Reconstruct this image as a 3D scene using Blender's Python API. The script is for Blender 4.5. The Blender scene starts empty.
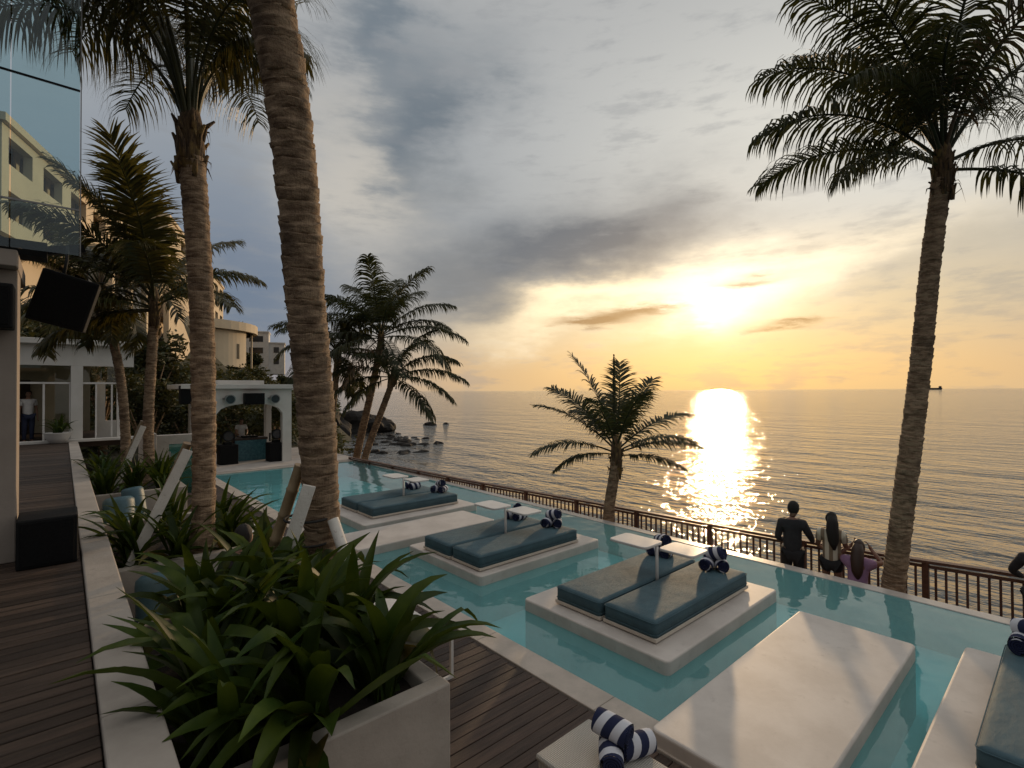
import bpy, math, random
from mathutils import Vector, Matrix
R = math.radians
PI = math.pi
scene = bpy.context.scene
COL = scene.collection

# ------------------------------------------------------------------ camera
YAW, PITCH, ROLL = R(41.6), R(.76), R(-.3)
F0 = Vector((math.sin(YAW), math.cos(YAW), 0)); R0 = Vector((math.cos(YAW), -math.sin(YAW), 0)); U0 = Vector((0, 0, 1))
Fv = F0 * math.cos(PITCH) + U0 * math.sin(PITCH)
Uv = R0.cross(Fv)
Rv = R0 * math.cos(ROLL) + Uv * math.sin(ROLL)
Uv = Rv.cross(Fv)
cd = bpy.data.cameras.new('camera'); cam = bpy.data.objects.new('camera', cd); COL.objects.link(cam)
cam.matrix_world = Matrix(((Rv.x, Uv.x, -Fv.x, 0), (Rv.y, Uv.y, -Fv.y, 0), (Rv.z, Uv.z, -Fv.z, 2.95), (0, 0, 0, 1)))
cd.sensor_width = 36; cd.lens = 506 / 1024 * 36; cd.clip_start = .05; cd.clip_end = 150000
scene.camera = cam
SUN_AZ, SUN_EL = 63.7, 7.6          # azimuth clockwise from +Y

# ------------------------------------------------------------------ render settings
scene.render.engine = 'CYCLES'
scene.view_settings.view_transform = 'Standard'
scene.view_settings.look = 'None'
scene.view_settings.exposure = 0.36
scene.view_settings.gamma = 1
scene.cycles.use_denoising = True
scene.cycles.max_bounces = 10
scene.cycles.transparent_max_bounces = 16
scene.cycles.sample_clamp_indirect = 6
scene.cycles.caustics_reflective = False
scene.cycles.caustics_refractive = False

def lin(r, g, b):
    f = lambda c: (c / 255) / 12.92 if c <= 10 else ((c / 255 + .055) / 1.055) ** 2.4
    return (f(r), f(g), f(b), 1)

# ------------------------------------------------------------------ node helpers
class E:
    """a float socket with arithmetic"""
    nt = None
    def __init__(s, sock): s.s = sock
    @staticmethod
    def m(op, *a, clamp=False):
        n = E.nt.nodes.new('ShaderNodeMath'); n.operation = op; n.use_clamp = clamp
        for i, x in enumerate(a):
            if isinstance(x, E): E.nt.links.new(x.s, n.inputs[i])
            else: n.inputs[i].default_value = x
        return E(n.outputs[0])
    def __add__(s, o): return E.m('ADD', s, o)
    __radd__ = __add__
    def __sub__(s, o): return E.m('SUBTRACT', s, o)
    def __rsub__(s, o): return E.m('SUBTRACT', o, s)
    def __mul__(s, o): return E.m('MULTIPLY', s, o)
    __rmul__ = __mul__
    def __truediv__(s, o): return E.m('DIVIDE', s, o)
    def __pow__(s, o): return E.m('POWER', s, o)
def smooth(x, a, b):
    n = E.nt.nodes.new('ShaderNodeMapRange'); n.interpolation_type = 'SMOOTHSTEP'
    E.nt.links.new(x.s, n.inputs[0]); n.inputs[1].default_value = a; n.inputs[2].default_value = b
    return E(n.outputs[0])
def gexp(q): return E.m('POWER', 2.71828, q * -1.0)
def cmix(fac, a, b, blend='MIX'):
    n = E.nt.nodes.new('ShaderNodeMix'); n.data_type = 'RGBA'; n.blend_type = blend; n.clamp_factor = True
    for sock, x in ((n.inputs[0], fac), (n.inputs[6], a), (n.inputs[7], b)):
        if isinstance(x, E): E.nt.links.new(x.s, sock)
        elif hasattr(x, 'links'): E.nt.links.new(x, sock)
        else: sock.default_value = x
    return n.outputs[2]
def noise(vec, scale, detail=4, rough=.55, dims='3D'):
    n = E.nt.nodes.new('ShaderNodeTexNoise'); n.noise_dimensions = dims
    n.inputs['Scale'].default_value = scale; n.inputs['Detail'].default_value = detail; n.inputs['Roughness'].default_value = rough
    if vec is not None: E.nt.links.new(vec, n.inputs['Vector'])
    return n
def mapping(vec, scale=(1, 1, 1), rot=(0, 0, 0)):
    n = E.nt.nodes.new('ShaderNodeMapping'); n.inputs['Scale'].default_value = scale; n.inputs['Rotation'].default_value = rot
    E.nt.links.new(vec, n.inputs['Vector']); return n.outputs[0]

# ------------------------------------------------------------------ world: Nishita sky behind procedural evening cloud
world = bpy.data.worlds.new('World'); scene.world = world; world.use_nodes = True
nt = world.node_tree; nt.nodes.clear(); E.nt = nt
out = nt.nodes.new('ShaderNodeOutputWorld')
tc = nt.nodes.new('ShaderNodeTexCoord'); gen = tc.outputs['Generated']
sep = nt.nodes.new('ShaderNodeSeparateXYZ'); nt.links.new(gen, sep.inputs[0])
dx, dy, dz = (E(sep.outputs[i]) for i in range(3))
# azimuth from the sun, degrees (rotate so that the sun is at zero, no wrap near it)
sa, ca = math.sin(R(SUN_AZ)), math.cos(R(SUN_AZ))
fx = dx * sa + dy * ca
rx = dx * ca - dy * sa
az = E.m('ARCTAN2', rx, fx) * (180 / PI)
el = E.m('ARCSINE', dz) * (180 / PI)
n1 = noise(mapping(gen, (1, 1, 2.2)), 3.0, 7, .58)
n2 = noise(mapping(gen, (1, 1, 3.5)), 7.0, 6, .6)
n3 = noise(mapping(gen, (1, 1, 5.0)), 14.0, 8, .62)
sc_ = nt.nodes.new('ShaderNodeSeparateColor'); nt.links.new(n1.outputs['Color'], sc_.inputs[0])
w1, w2 = E(sc_.outputs[0]) - .5, E(sc_.outputs[1]) - .5
f2, f3 = E(n2.outputs[0]) - .5, E(n3.outputs[0]) - .5
a = az + w1 * 26 + f2 * 10 + f3 * 4
e = el + w2 * 10 + f2 * 5 + f3 * 2.5
as_ = az + f2 * 10 + f3 * 5           # lightly warped, for the small streaks
es_ = el + f2 * 2.2 + f3 * 2.4
def G(ca_, ce_, sa_, se_, tilt=0, A=None, B=None):
    A = A or a; B = B or e
    p = A - ca_; q = B - ce_
    c, s = math.cos(R(tilt)), math.sin(R(tilt))
    u = (p * c + q * s) / sa_; v = (q * c - p * s) / se_
    return gexp(u * u + v * v)
side = smooth(E.m('ABSOLUTE', az), 6, 48)
hz = cmix(side, lin(220, 182, 126), lin(180, 158, 134))
mid = cmix(side, lin(206, 186, 150), lin(146, 146, 146))
high = cmix(smooth(az, -40, 12), lin(146, 150, 154), lin(196, 195, 189))
top = lin(160, 161, 161)
c = cmix(smooth(el, 1, 9), hz, mid)
c = cmix(smooth(el, 8, 19), c, high)
c = cmix(smooth(el, 24, 44), c, top)
# bluish clear patch low on the landward side
c = cmix(G(-52, 9, 17, 13, 0, az + w1 * 10, el + w2 * 5) * .95, c, lin(98, 112, 131))
# veil of pale cloud
c = cmix(G(-38, 21, 8, 9, -25) * .9, c, lin(186, 180, 170))
c = cmix(G(6, 22, 17, 6, 12) * .6, c, lin(206, 203, 194))
# grey-blue cloud bank and its arms
c = cmix(G(-16, 15.4, 14, 5.0, 10) * 1.1, c, lin(94, 101, 110))
c = cmix(G(-29, 12.0, 9, 3.2, 4) * .8, c, lin(110, 114, 119))
c = cmix(G(-6, 18.6, 6, 2.0, 6) * .55, c, lin(114, 116, 120))
c = cmix(G(-30, 27, 4.5, 8.5, -28) * .95, c, lin(98, 108, 117))
c = cmix(G(-36, 35, 4.5, 9, 18) * .95, c, lin(104, 114, 123))
c = cmix(G(19, 11.5, 13, 2.6, 3) * .75, c, lin(170, 163, 149))
c = cmix(smooth(f2 + f3 * .7, -.02, .22) * .35, c, lin(128, 131, 135))
# the sun behind thin cloud: lit wedge, glow, core
c = cmix(G(-13, 9.6, 13, 1.7, 13) * .95, c, lin(253, 230, 190))
c = cmix(G(9, 11.6, 9, 1.6, 14) * .55, c, lin(250, 232, 200))
glow = nt.nodes.new('ShaderNodeVectorMath')
def addc(col, fac, rgb):
    v = nt.nodes.new('ShaderNodeVectorMath'); v.operation = 'SCALE'; v.inputs[0].default_value = rgb; nt.links.new(fac.s, v.inputs['Scale'])
    w = nt.nodes.new('ShaderNodeVectorMath'); w.operation = 'ADD'; nt.links.new(col, w.inputs[0]); nt.links.new(v.outputs[0], w.inputs[1]); return w.outputs[0]
c = addc(c, G(-1, 9.8, 13, 3.6, 8, a, e), (.26, .24, .19))
c = addc(c, G(-.5, 9.8, 6.0, 3.2, 6, as_, es_), (.34, .34, .31))
c = addc(c, G(0, 8.0, 2.2, 1.8, 0, as_, es_), (.30, .28, .24))
c = addc(c, G(0, 7.6, 17, 8, 0, az, el), (.12, .075, .025))
c = addc(c, G(0, 2.0, 10, 3.0, 0, az, el), (.12, .05, .0))
# thin dark streaks in front of the glow
st = G(-8.5, 8.4, 5.2, .55, 3, as_, es_) + G(-13.5, 7.6, 4.5, .5, 0, as_, es_) + G(6.4, 6.4, 2.6, .34, 3, as_, es_) + G(3.6, 11.0, 2.6, .5, 3, as_, es_) * .8
c = cmix(st * .95, c, lin(160, 128, 92))
# unseen sky shaped for the foreground light: darkened inland, brightened overhead
back = smooth(E.m('ABSOLUTE', az), 62, 125)
c = cmix(back * smooth(el * -1.0, -62, -30) * .85, c, lin(92, 95, 100))
c = cmix(smooth(el, 40, 66) * .85, c, lin(212, 210, 206))
nish = nt.nodes.new('ShaderNodeTexSky'); nish.sky_type = 'NISHITA'; nish.sun_disc = False
nish.sun_elevation = R(SUN_EL); nish.sun_rotation = R(SUN_AZ); nish.air_density = 1.2; nish.dust_density = 3
bg1 = nt.nodes.new('ShaderNodeBackground'); nt.links.new(nish.outputs[0], bg1.inputs[0]); bg1.inputs[1].default_value = .05
bg2 = nt.nodes.new('ShaderNodeBackground'); nt.links.new(c, bg2.inputs[0]); bg2.inputs[1].default_value = 1.0
mx = nt.nodes.new('ShaderNodeMixShader'); mx.inputs[0].default_value = .93
nt.links.new(bg1.outputs[0], mx.inputs[1]); nt.links.new(bg2.outputs[0], mx.inputs[2]); nt.links.new(mx.outputs[0], out.inputs[0])

sl = bpy.data.lights.new('sun', 'SUN'); so = bpy.data.objects.new('sun', sl); COL.objects.link(so)
sl.energy = 1.4; sl.angle = R(1.5); sl.color = (1, .68, .38)
sd = Vector((sa * math.cos(R(SUN_EL)), ca * math.cos(R(SUN_EL)), math.sin(R(SUN_EL))))
so.rotation_euler = (-sd).to_track_quat('-Z', 'Y').to_euler(); so.location = (40, 20, 30)

# ------------------------------------------------------------------ materials
def newmat(name):
    m = bpy.data.materials.new(name); m.use_nodes = True; E.nt = m.node_tree
    b = m.node_tree.nodes['Principled BSDF']; return m, m.node_tree, b
def mat(name, c1, c2=None, scale=3., rough=.6, bump=0., bscale=20., stretch=(1, 1, 1), metal=0., island=0., spec=.5, coord='Object', c3=None):
    """colour mottled between c1 and c2 by noise; optional per-board variation and bump"""
    m, t, b = newmat(name)
    b.inputs['Roughness'].default_value = rough; b.inputs['Metallic'].default_value = metal
    b.inputs['Specular IOR Level'].default_value = spec
    co = t.nodes.new('ShaderNodeTexCoord').outputs[coord]
    co = mapping(co, stretch)
    c1 = tuple(c1) + (1,) if len(c1) == 3 else c1
    col = None
    if c2 is not None:
        c2 = tuple(c2) + (1,) if len(c2) == 3 else c2
        n = noise(co, scale, 6, .6)
        col = cmix(smooth(E(n.outputs[0]), .33, .67), c1, c2)
        if c3 is not None:
            c3 = tuple(c3) + (1,)
            n_ = noise(co, scale * 4.3, 5, .65)
            col = cmix(smooth(E(n_.outputs[0]), .58, .72) * .6, col, c3)
        t.links.new(smooth(E(n.outputs[0]), 0, 1).s, b.inputs['Roughness']) if False else None
    else:
        b.inputs['Base Color'].default_value = c1
    if island:
        g = t.nodes.new('ShaderNodeNewGeometry')
        k = E(g.outputs['Random Per Island']) * (2 * island) + (1 - island)
        h = t.nodes.new('ShaderNodeHueSaturation'); t.links.new(k.s, h.inputs['Value'])
        if col is not None: t.links.new(col, h.inputs['Color'])
        else: h.inputs['Color'].default_value = c1
        col = h.outputs[0]
    if col is not None: t.links.new(col, b.inputs['Base Color'])
    if bump:
        nb = noise(co, bscale, 5, .6)
        bp = t.nodes.new('ShaderNodeBump'); bp.inputs['Strength'].default_value = bump; bp.inputs['Distance'].default_value = .02
        t.links.new(nb.outputs[0], bp.inputs['Height']); t.links.new(bp.outputs[0], b.inputs['Normal'])
    return m
def leafmat(name, c1, c2, rough=.42, trans=.3, island=.35, scale=2., tcol=None):
    m = mat(name, c1, c2, scale, rough, island=island)
    t = m.node_tree; b = t.nodes['Principled BSDF']; o = t.nodes['Material Output']
    tr = t.nodes.new('ShaderNodeBsdfTranslucent'); tr.inputs[0].default_value = tuple(tcol or (c2[0] * 1.6, c2[1] * 1.5, c2[2])) + (1,)
    mx = t.nodes.new('ShaderNodeMixShader'); mx.inputs[0].default_value = trans
    t.links.new(b.outputs[0], mx.inputs[1]); t.links.new(tr.outputs[0], mx.inputs[2]); t.links.new(mx.outputs[0], o.inputs[0])
    return m
def watermat(name, tint, bumps, fres=1.33, rough=.02, dist=.05, haze=None):
    """a clear tinted sheet: Fresnel mix of mirror and tinted transparency"""
    m, t, b = newmat(name); t.nodes.remove(b); o = t.nodes['Material Output']
    pos = t.nodes.new('ShaderNodeNewGeometry').outputs['Position']
    h = None
    for (st, sc, amp, det) in bumps:
        x = E(noise(mapping(pos, st), sc, det, .5).outputs[0]) * amp
        h = x if h is None else h + x
    bp = t.nodes.new('ShaderNodeBump'); bp.inputs['Strength'].default_value = 1; bp.inputs['Distance'].default_value = dist
    t.links.new(h.s, bp.inputs['Height'])
    g = t.nodes.new('ShaderNodeNewGeometry')          # Schlick, the same from above and from below
    dt = t.nodes.new('ShaderNodeVectorMath'); dt.operation = 'DOT_PRODUCT'; t.links.new(g.outputs['Incoming'], dt.inputs[0]); t.links.new(bp.outputs[0], dt.inputs[1])
    cs = E.m('SUBTRACT', 1.0, E.m('ABSOLUTE', E(dt.outputs['Value'])), clamp=True)
    fr = E.m('ADD', E.m('POWER', cs, 4.6) * .97, .03, clamp=True)
    tr = t.nodes.new('ShaderNodeBsdfTransparent'); tr.inputs[0].default_value = tuple(tint) + (1,)
    gl = t.nodes.new('ShaderNodeBsdfGlossy'); gl.inputs['Roughness'].default_value = rough; t.links.new(bp.outputs[0], gl.inputs['Normal'])
    mx = t.nodes.new('ShaderNodeMixShader'); t.links.new(fr.s, mx.inputs[0]); t.links.new(tr.outputs[0], mx.inputs[1]); t.links.new(gl.outputs[0], mx.inputs[2])
    if haze:                                            # light scattered back by the water itself
        df = t.nodes.new('ShaderNodeBsdfDiffuse'); df.inputs[0].default_value = tuple(haze[1]) + (1,)
        m2 = t.nodes.new('ShaderNodeMixShader'); m2.inputs[0].default_value = haze[0]
        t.links.new(tr.outputs[0], m2.inputs[1]); t.links.new(df.outputs[0], m2.inputs[2]); t.links.new(m2.outputs[0], mx.inputs[1])
    t.links.new(mx.outputs[0], o.inputs[0]); return m

M = {}
M['plaster'] = mat('cement_plaster', (.61, .555, .51), (.49, .44, .40), 1.7, .55, .05, 40, c3=(.43, .385, .35))
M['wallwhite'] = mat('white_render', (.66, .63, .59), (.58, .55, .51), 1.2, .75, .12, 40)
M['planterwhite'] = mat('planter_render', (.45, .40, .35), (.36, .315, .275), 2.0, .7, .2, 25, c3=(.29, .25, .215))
M['column'] = mat('shaded_render', (.36, .305, .26), (.31, .26, .22), 1.4, .8, .15, 40)  # shade on the column is put into this darker render colour
M['coping'] = mat('coping_stone', (.50, .43, .37), (.40, .35, .30), 3.5, .6, .2, 40)
M['edge'] = mat('wet_edge_stone', (.52, .46, .41), (.42, .38, .35), 3.0, .3, .1, 30)
M['deck'] = mat('deck_board', (.068, .043, .032), (.036, .023, .018), 2.0, .6, .3, 30, stretch=(1.2, 14, 14), island=.5, spec=.35)
M['deckup'] = mat('upper_deck_board', (.072, .048, .035), (.040, .027, .020), 2.0, .6, .3, 30, stretch=(1.2, 14, 14), island=.5, spec=.3)
M['dark'] = mat('dark_ground', (.012, .01, .009), rough=.95)
M['pool'] = mat('pool_plaster', (.55, .70, .70), (.49, .65, .66), 1.4, .6, .05, 20)
M['poolwater'] = watermat('pool_water', (.42, .86, .89), [((1, 1, 1), 1.3, 1.0, 2), ((1, 1, 1), 6.5, .10, 2)], 1.33, .02, .017, (.28, (.34, .66, .69)))
M['tealfab'] = mat('teal_canvas', (.060, .118, .145), (.050, .098, .122), 5, .72, .35, 160, spec=.4)
def crease(m):
    t = m.node_tree; E.nt = t; b = t.nodes['Principled BSDF']; bp0 = b.inputs['Normal'].links[0].from_node
    pos = t.nodes.new('ShaderNodeNewGeometry').outputs['Position']
    n = noise(mapping(pos, (1, 2.2, 1), (0, 0, .5)), 2.6, 3, .5)
    bp = t.nodes.new('ShaderNodeBump'); bp.inputs['Strength'].default_value = .5; bp.inputs['Distance'].default_value = .05
    t.links.new(n.outputs[0], bp.inputs['Height']); t.links.new(bp.outputs[0], bp0.inputs['Normal'])
crease(M['tealfab'])
M['board'] = mat('daybed_board', (.62, .56, .48), (.54, .48, .41), 4, .6, .1, 40)
M['metalwhite'] = mat('white_metal', (.70, .67, .64), (.64, .61, .58), 5, .45)
M['rail'] = mat('brown_rail', (.12, .048, .028), (.075, .032, .02), 6, .5, .2, 30, stretch=(1, 1, 4))
M['walk'] = mat('walkway_concrete', (.20, .18, .16), (.14, .125, .11), 2, .8, .3, 25)
M['bark'] = None
M['black'] = mat('black_box', (.007, .007, .008), (.010, .010, .010), 8, .7, .1, 90, spec=.2)
M['grille'] = mat('speaker_grille', (.006, .006, .007), (.010, .010, .010), 60, .85, .4, 240, spec=.15)
M['lens'] = mat('lamp_lens', (.05, .05, .055), rough=.12, metal=.4)
M['silver'] = mat('dull_silver', (.35, .34, .33), (.28, .27, .26), 6, .4, metal=.7)
M['soil'] = mat('planter_soil', (.03, .022, .016), (.015, .011, .009), 8, .95, .6, 40)
M['bamboo'] = mat('bamboo_pole', (.36, .26, .15), (.25, .175, .095), 5, .5, .1, 30)
M['plank'] = mat('white_plank', (.72, .68, .62), (.62, .58, .52), 6, .7, .2, 40, c3=(.25, .14, .08))
M['rope'] = mat('black_strap', (.02, .018, .017), rough=.8)
M['teal'] = mat('teal_bolster', (.06, .13, .17), (.04, .10, .13), 4, .45, .2, 120)
M['skin'] = mat('skin', (.24, .13, .085), (.20, .105, .07), 12, .55)
M['hair'] = mat('dark_hair', (.007, .005, .004), (.012, .008, .006), 30, .7, .3, 90, stretch=(4, 4, 1))
M['hairbrown'] = mat('brown_hair', (.05, .022, .012), (.03, .014, .009), 30, .45, .3, 90, stretch=(4, 4, 1))
M['clothblack'] = mat('black_cloth', (.012, .012, .014), (.02, .02, .022), 9, .85, .3, 90)
M['clothbrown'] = mat('dark_brown_cloth', (.030, .030, .034), (.022, .022, .026), 9, .85, .3, 90)
M['clothwhite'] = mat('white_cloth', (.62, .60, .58), (.55, .53, .52), 9, .85, .3, 90)
M['clothpink'] = mat('mauve_cloth', (.34, .20, .33), (.28, .16, .28), 9, .85, .3, 90)
M['clothnavy'] = mat('navy_cloth', (.014, .02, .05), (.02, .026, .06), 9, .85, .3, 90)
M['strap'] = leafmat('strap_leaf', (.015, .036, .004), (.055, .080, .010), .5, .25, .5, 3)
M['strap'].node_tree.nodes['Principled BSDF'].inputs['Specular IOR Level'].default_value = .22
M['strapy'] = leafmat('yellowing_leaf', (.05, .055, .010), (.12, .09, .02), .42, .3, .4, 3)
M['bushleaf'] = leafmat('bush_leaf', (.012, .024, .007), (.03, .042, .012), .5, .2, .5, 3)
M['hillleaf'] = leafmat('hill_leaf', (.022, .034, .010), (.055, .055, .016), .7, .2, .6, .12)
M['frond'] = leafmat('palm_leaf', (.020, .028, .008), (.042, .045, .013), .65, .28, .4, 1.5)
M['frondlit'] = leafmat('sunlit_palm_leaf', (.035, .042, .010), (.075, .065, .016), .45, .3, .4, 1.5)  # brighter, warmer copy of palm_leaf with sunlight put into the colour
M['frondry'] = leafmat('dry_palm_leaf', (.13, .085, .045), (.07, .045, .025), .75, .2, .35, 2)
M['hotel'] = mat('hotel_render', (.74, .60, .42), (.66, .54, .38), .25, .85, .1, 3)
M['winglass'] = mat('dark_window', (.03, .028, .026), rough=.15)
M['interior'] = mat('interior_wall', (.42, .37, .27), (.36, .32, .23), 1, .85)
M['terra'] = mat('terracotta', (.2, .09, .05), rough=.8)
M['rock'] = mat('wet_rock', (.022, .019, .017), (.010, .009, .008), 1.2, .8, .9, 4, spec=.2)
M['hill'] = mat('hill_soil', (.014, .018, .007), (.026, .024, .011), .25, .95, .6, 3)
M['rattan'] = mat('woven_rattan', (.62, .58, .52), (.55, .51, .45), 6, .65)
M['mosaic'] = mat('blue_mosaic', (.02, .10, .13), (.06, .17, .2), 14, .4, .2, 60, c3=(.012, .03, .04))
M['darkwood'] = mat('dark_wood', (.05, .03, .02), (.03, .018, .012), 5, .6, .2, 30)
M['ship'] = mat('ship_hull', (.04, .04, .045), rough=.7)
def barkmat():
    m, t, b = newmat('palm_bark'); b.inputs['Roughness'].default_value = .9
    co = t.nodes.new('ShaderNodeTexCoord').outputs['Object']
    n = noise(mapping(co, (3, 3, 9)), 2.2, 7, .65); n2_ = noise(mapping(co, (1, 1, 1.5)), 1.6, 4, .6); n3_ = noise(mapping(co, (14, 14, 2)), 4, 4, .7)
    c_ = cmix(smooth(E(n.outputs[0]), .35, .65), (.165, .104, .062, 1), (.42, .295, .19, 1))
    c_ = cmix(smooth(E(n2_.outputs[0]), .5, .7) * .7, c_, (.085, .055, .036, 1))
    c_ = cmix(smooth(E(n3_.outputs[0]), .55, .7) * .4, c_, (.045, .03, .022, 1))
    t.links.new(c_, b.inputs['Base Color'])
    bp = t.nodes.new('ShaderNodeBump'); bp.inputs['Strength'].default_value = .9; bp.inputs['Distance'].default_value = .03
    t.links.new((E(n.outputs[0]) + E(n3_.outputs[0]) * .5).s, bp.inputs['Height']); t.links.new(bp.outputs[0], b.inputs['Normal']); return m
M['bark'] = barkmat()
def fibremat():
    m, t, b = newmat('palm_fibre'); b.inputs['Roughness'].default_value = .9
    co = t.nodes.new('ShaderNodeTexCoord').outputs['Object']
    n = noise(mapping(co, (26, 26, 2.5)), 1.5, 5, .65); q = noise(mapping(co, (3, 3, 1.6)), 1.8, 4, .6)
    c_ = cmix(smooth(E(n.outputs[0]), .35, .65), (.05, .03, .018, 1), (.17, .105, .05, 1)); c_ = cmix(smooth(E(q.outputs[0]), .5, .62) * .8, c_, (.28, .18, .06, 1))
    t.links.new(c_, b.inputs['Base Color'])
    bp = t.nodes.new('ShaderNodeBump'); bp.inputs['Strength'].default_value = 1; bp.inputs['Distance'].default_value = .03
    t.links.new(n.outputs[0], bp.inputs['Height']); t.links.new(bp.outputs[0], b.inputs['Normal']); return m
M['fibre'] = fibremat()
def stripemat():
    m, t, b = newmat('striped_towel'); b.inputs['Roughness'].default_value = .95
    co = t.nodes.new('ShaderNodeTexCoord').outputs['Object']
    s = t.nodes.new('ShaderNodeSeparateXYZ'); t.links.new(co, s.inputs[0])
    w = E.m('SINE', (E(s.outputs[0]) + E(s.outputs[1]) * .35) * (2 * PI / .125) + 1.2)
    col = cmix(smooth(w, -.12, .0), (.60, .61, .66, 1), (.012, .018, .06, 1))
    t.links.new(col, b.inputs['Base Color'])
    n = noise(co, 220, 2); bp = t.nodes.new('ShaderNodeBump'); bp.inputs['Strength'].default_value = .5; bp.inputs['Distance'].default_value = .006
    t.links.new(n.outputs[0], bp.inputs['Height']); t.links.new(bp.outputs[0], b.inputs['Normal']); return m
M['stripe'] = stripemat()
def shirtstripe():
    m, t, b = newmat('striped_shirt'); b.inputs['Roughness'].default_value = .9
    co = t.nodes.new('ShaderNodeTexCoord').outputs['Object']
    s = t.nodes.new('ShaderNodeSeparateXYZ'); t.links.new(co, s.inputs[0])
    w = E.m('SINE', E(s.outputs[0]) * (2 * PI / .13) + 1.5)
    t.links.new(cmix(smooth(w, -.1, .2), (.66, .60, .48, 1), (.24, .18, .12, 1)), b.inputs['Base Color']); return m
M['shirtstripe'] = shirtstripe()
def weave(m):
    t = m.node_tree; E.nt = t; b = t.nodes['Principled BSDF']
    co = t.nodes.new('ShaderNodeTexCoord').outputs['Object']
    ws = []
    for d in 'XY':
        w = t.nodes.new('ShaderNodeTexWave'); w.bands_direction = d; w.inputs['Scale'].default_value = 22; t.links.new(co, w.inputs['Vector']); ws.append(E(w.outputs['Fac']))
    bp = t.nodes.new('ShaderNodeBump'); bp.inputs['Strength'].default_value = .8; bp.inputs['Distance'].default_value = .01
    t.links.new((ws[0] * ws[1]).s, bp.inputs['Height']); t.links.new(bp.outputs[0], b.inputs['Normal'])
    t.links.new(cmix(ws[0] * ws[1], (.38, .355, .32, 1), (.72, .68, .62, 1)), b.inputs['Base Color'])
weave(M['rattan'])
def glassmat(name, tint, rough=.0, ior=1.45, extra=0.):
    m, t, b = newmat(name); t.nodes.remove(b); o = t.nodes['Material Output']
    fr = t.nodes.new('ShaderNodeFresnel'); fr.inputs[0].default_value = ior
    tr = t.nodes.new('ShaderNodeBsdfTransparent'); tr.inputs[0].default_value = tuple(tint) + (1,)
    gl = t.nodes.new('ShaderNodeBsdfGlossy'); gl.inputs['Roughness'].default_value = rough
    mx = t.nodes.new('ShaderNodeMixShader'); t.links.new((E(fr.outputs[0]) + extra).s, mx.inputs[0]); t.links.new(tr.outputs[0], mx.inputs[1]); t.links.new(gl.outputs[0], mx.inputs[2])
    t.links.new(mx.outputs[0], o.inputs[0]); return m
M['glass'] = glassmat('tinted_glass', (.74, .86, .88), extra=.06)
M['clearglass'] = glassmat('clear_glass', (.9, .93, .9), extra=.03)
M['greenglass'] = glassmat('green_glass', (.25, .6, .55), extra=.08)

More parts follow.
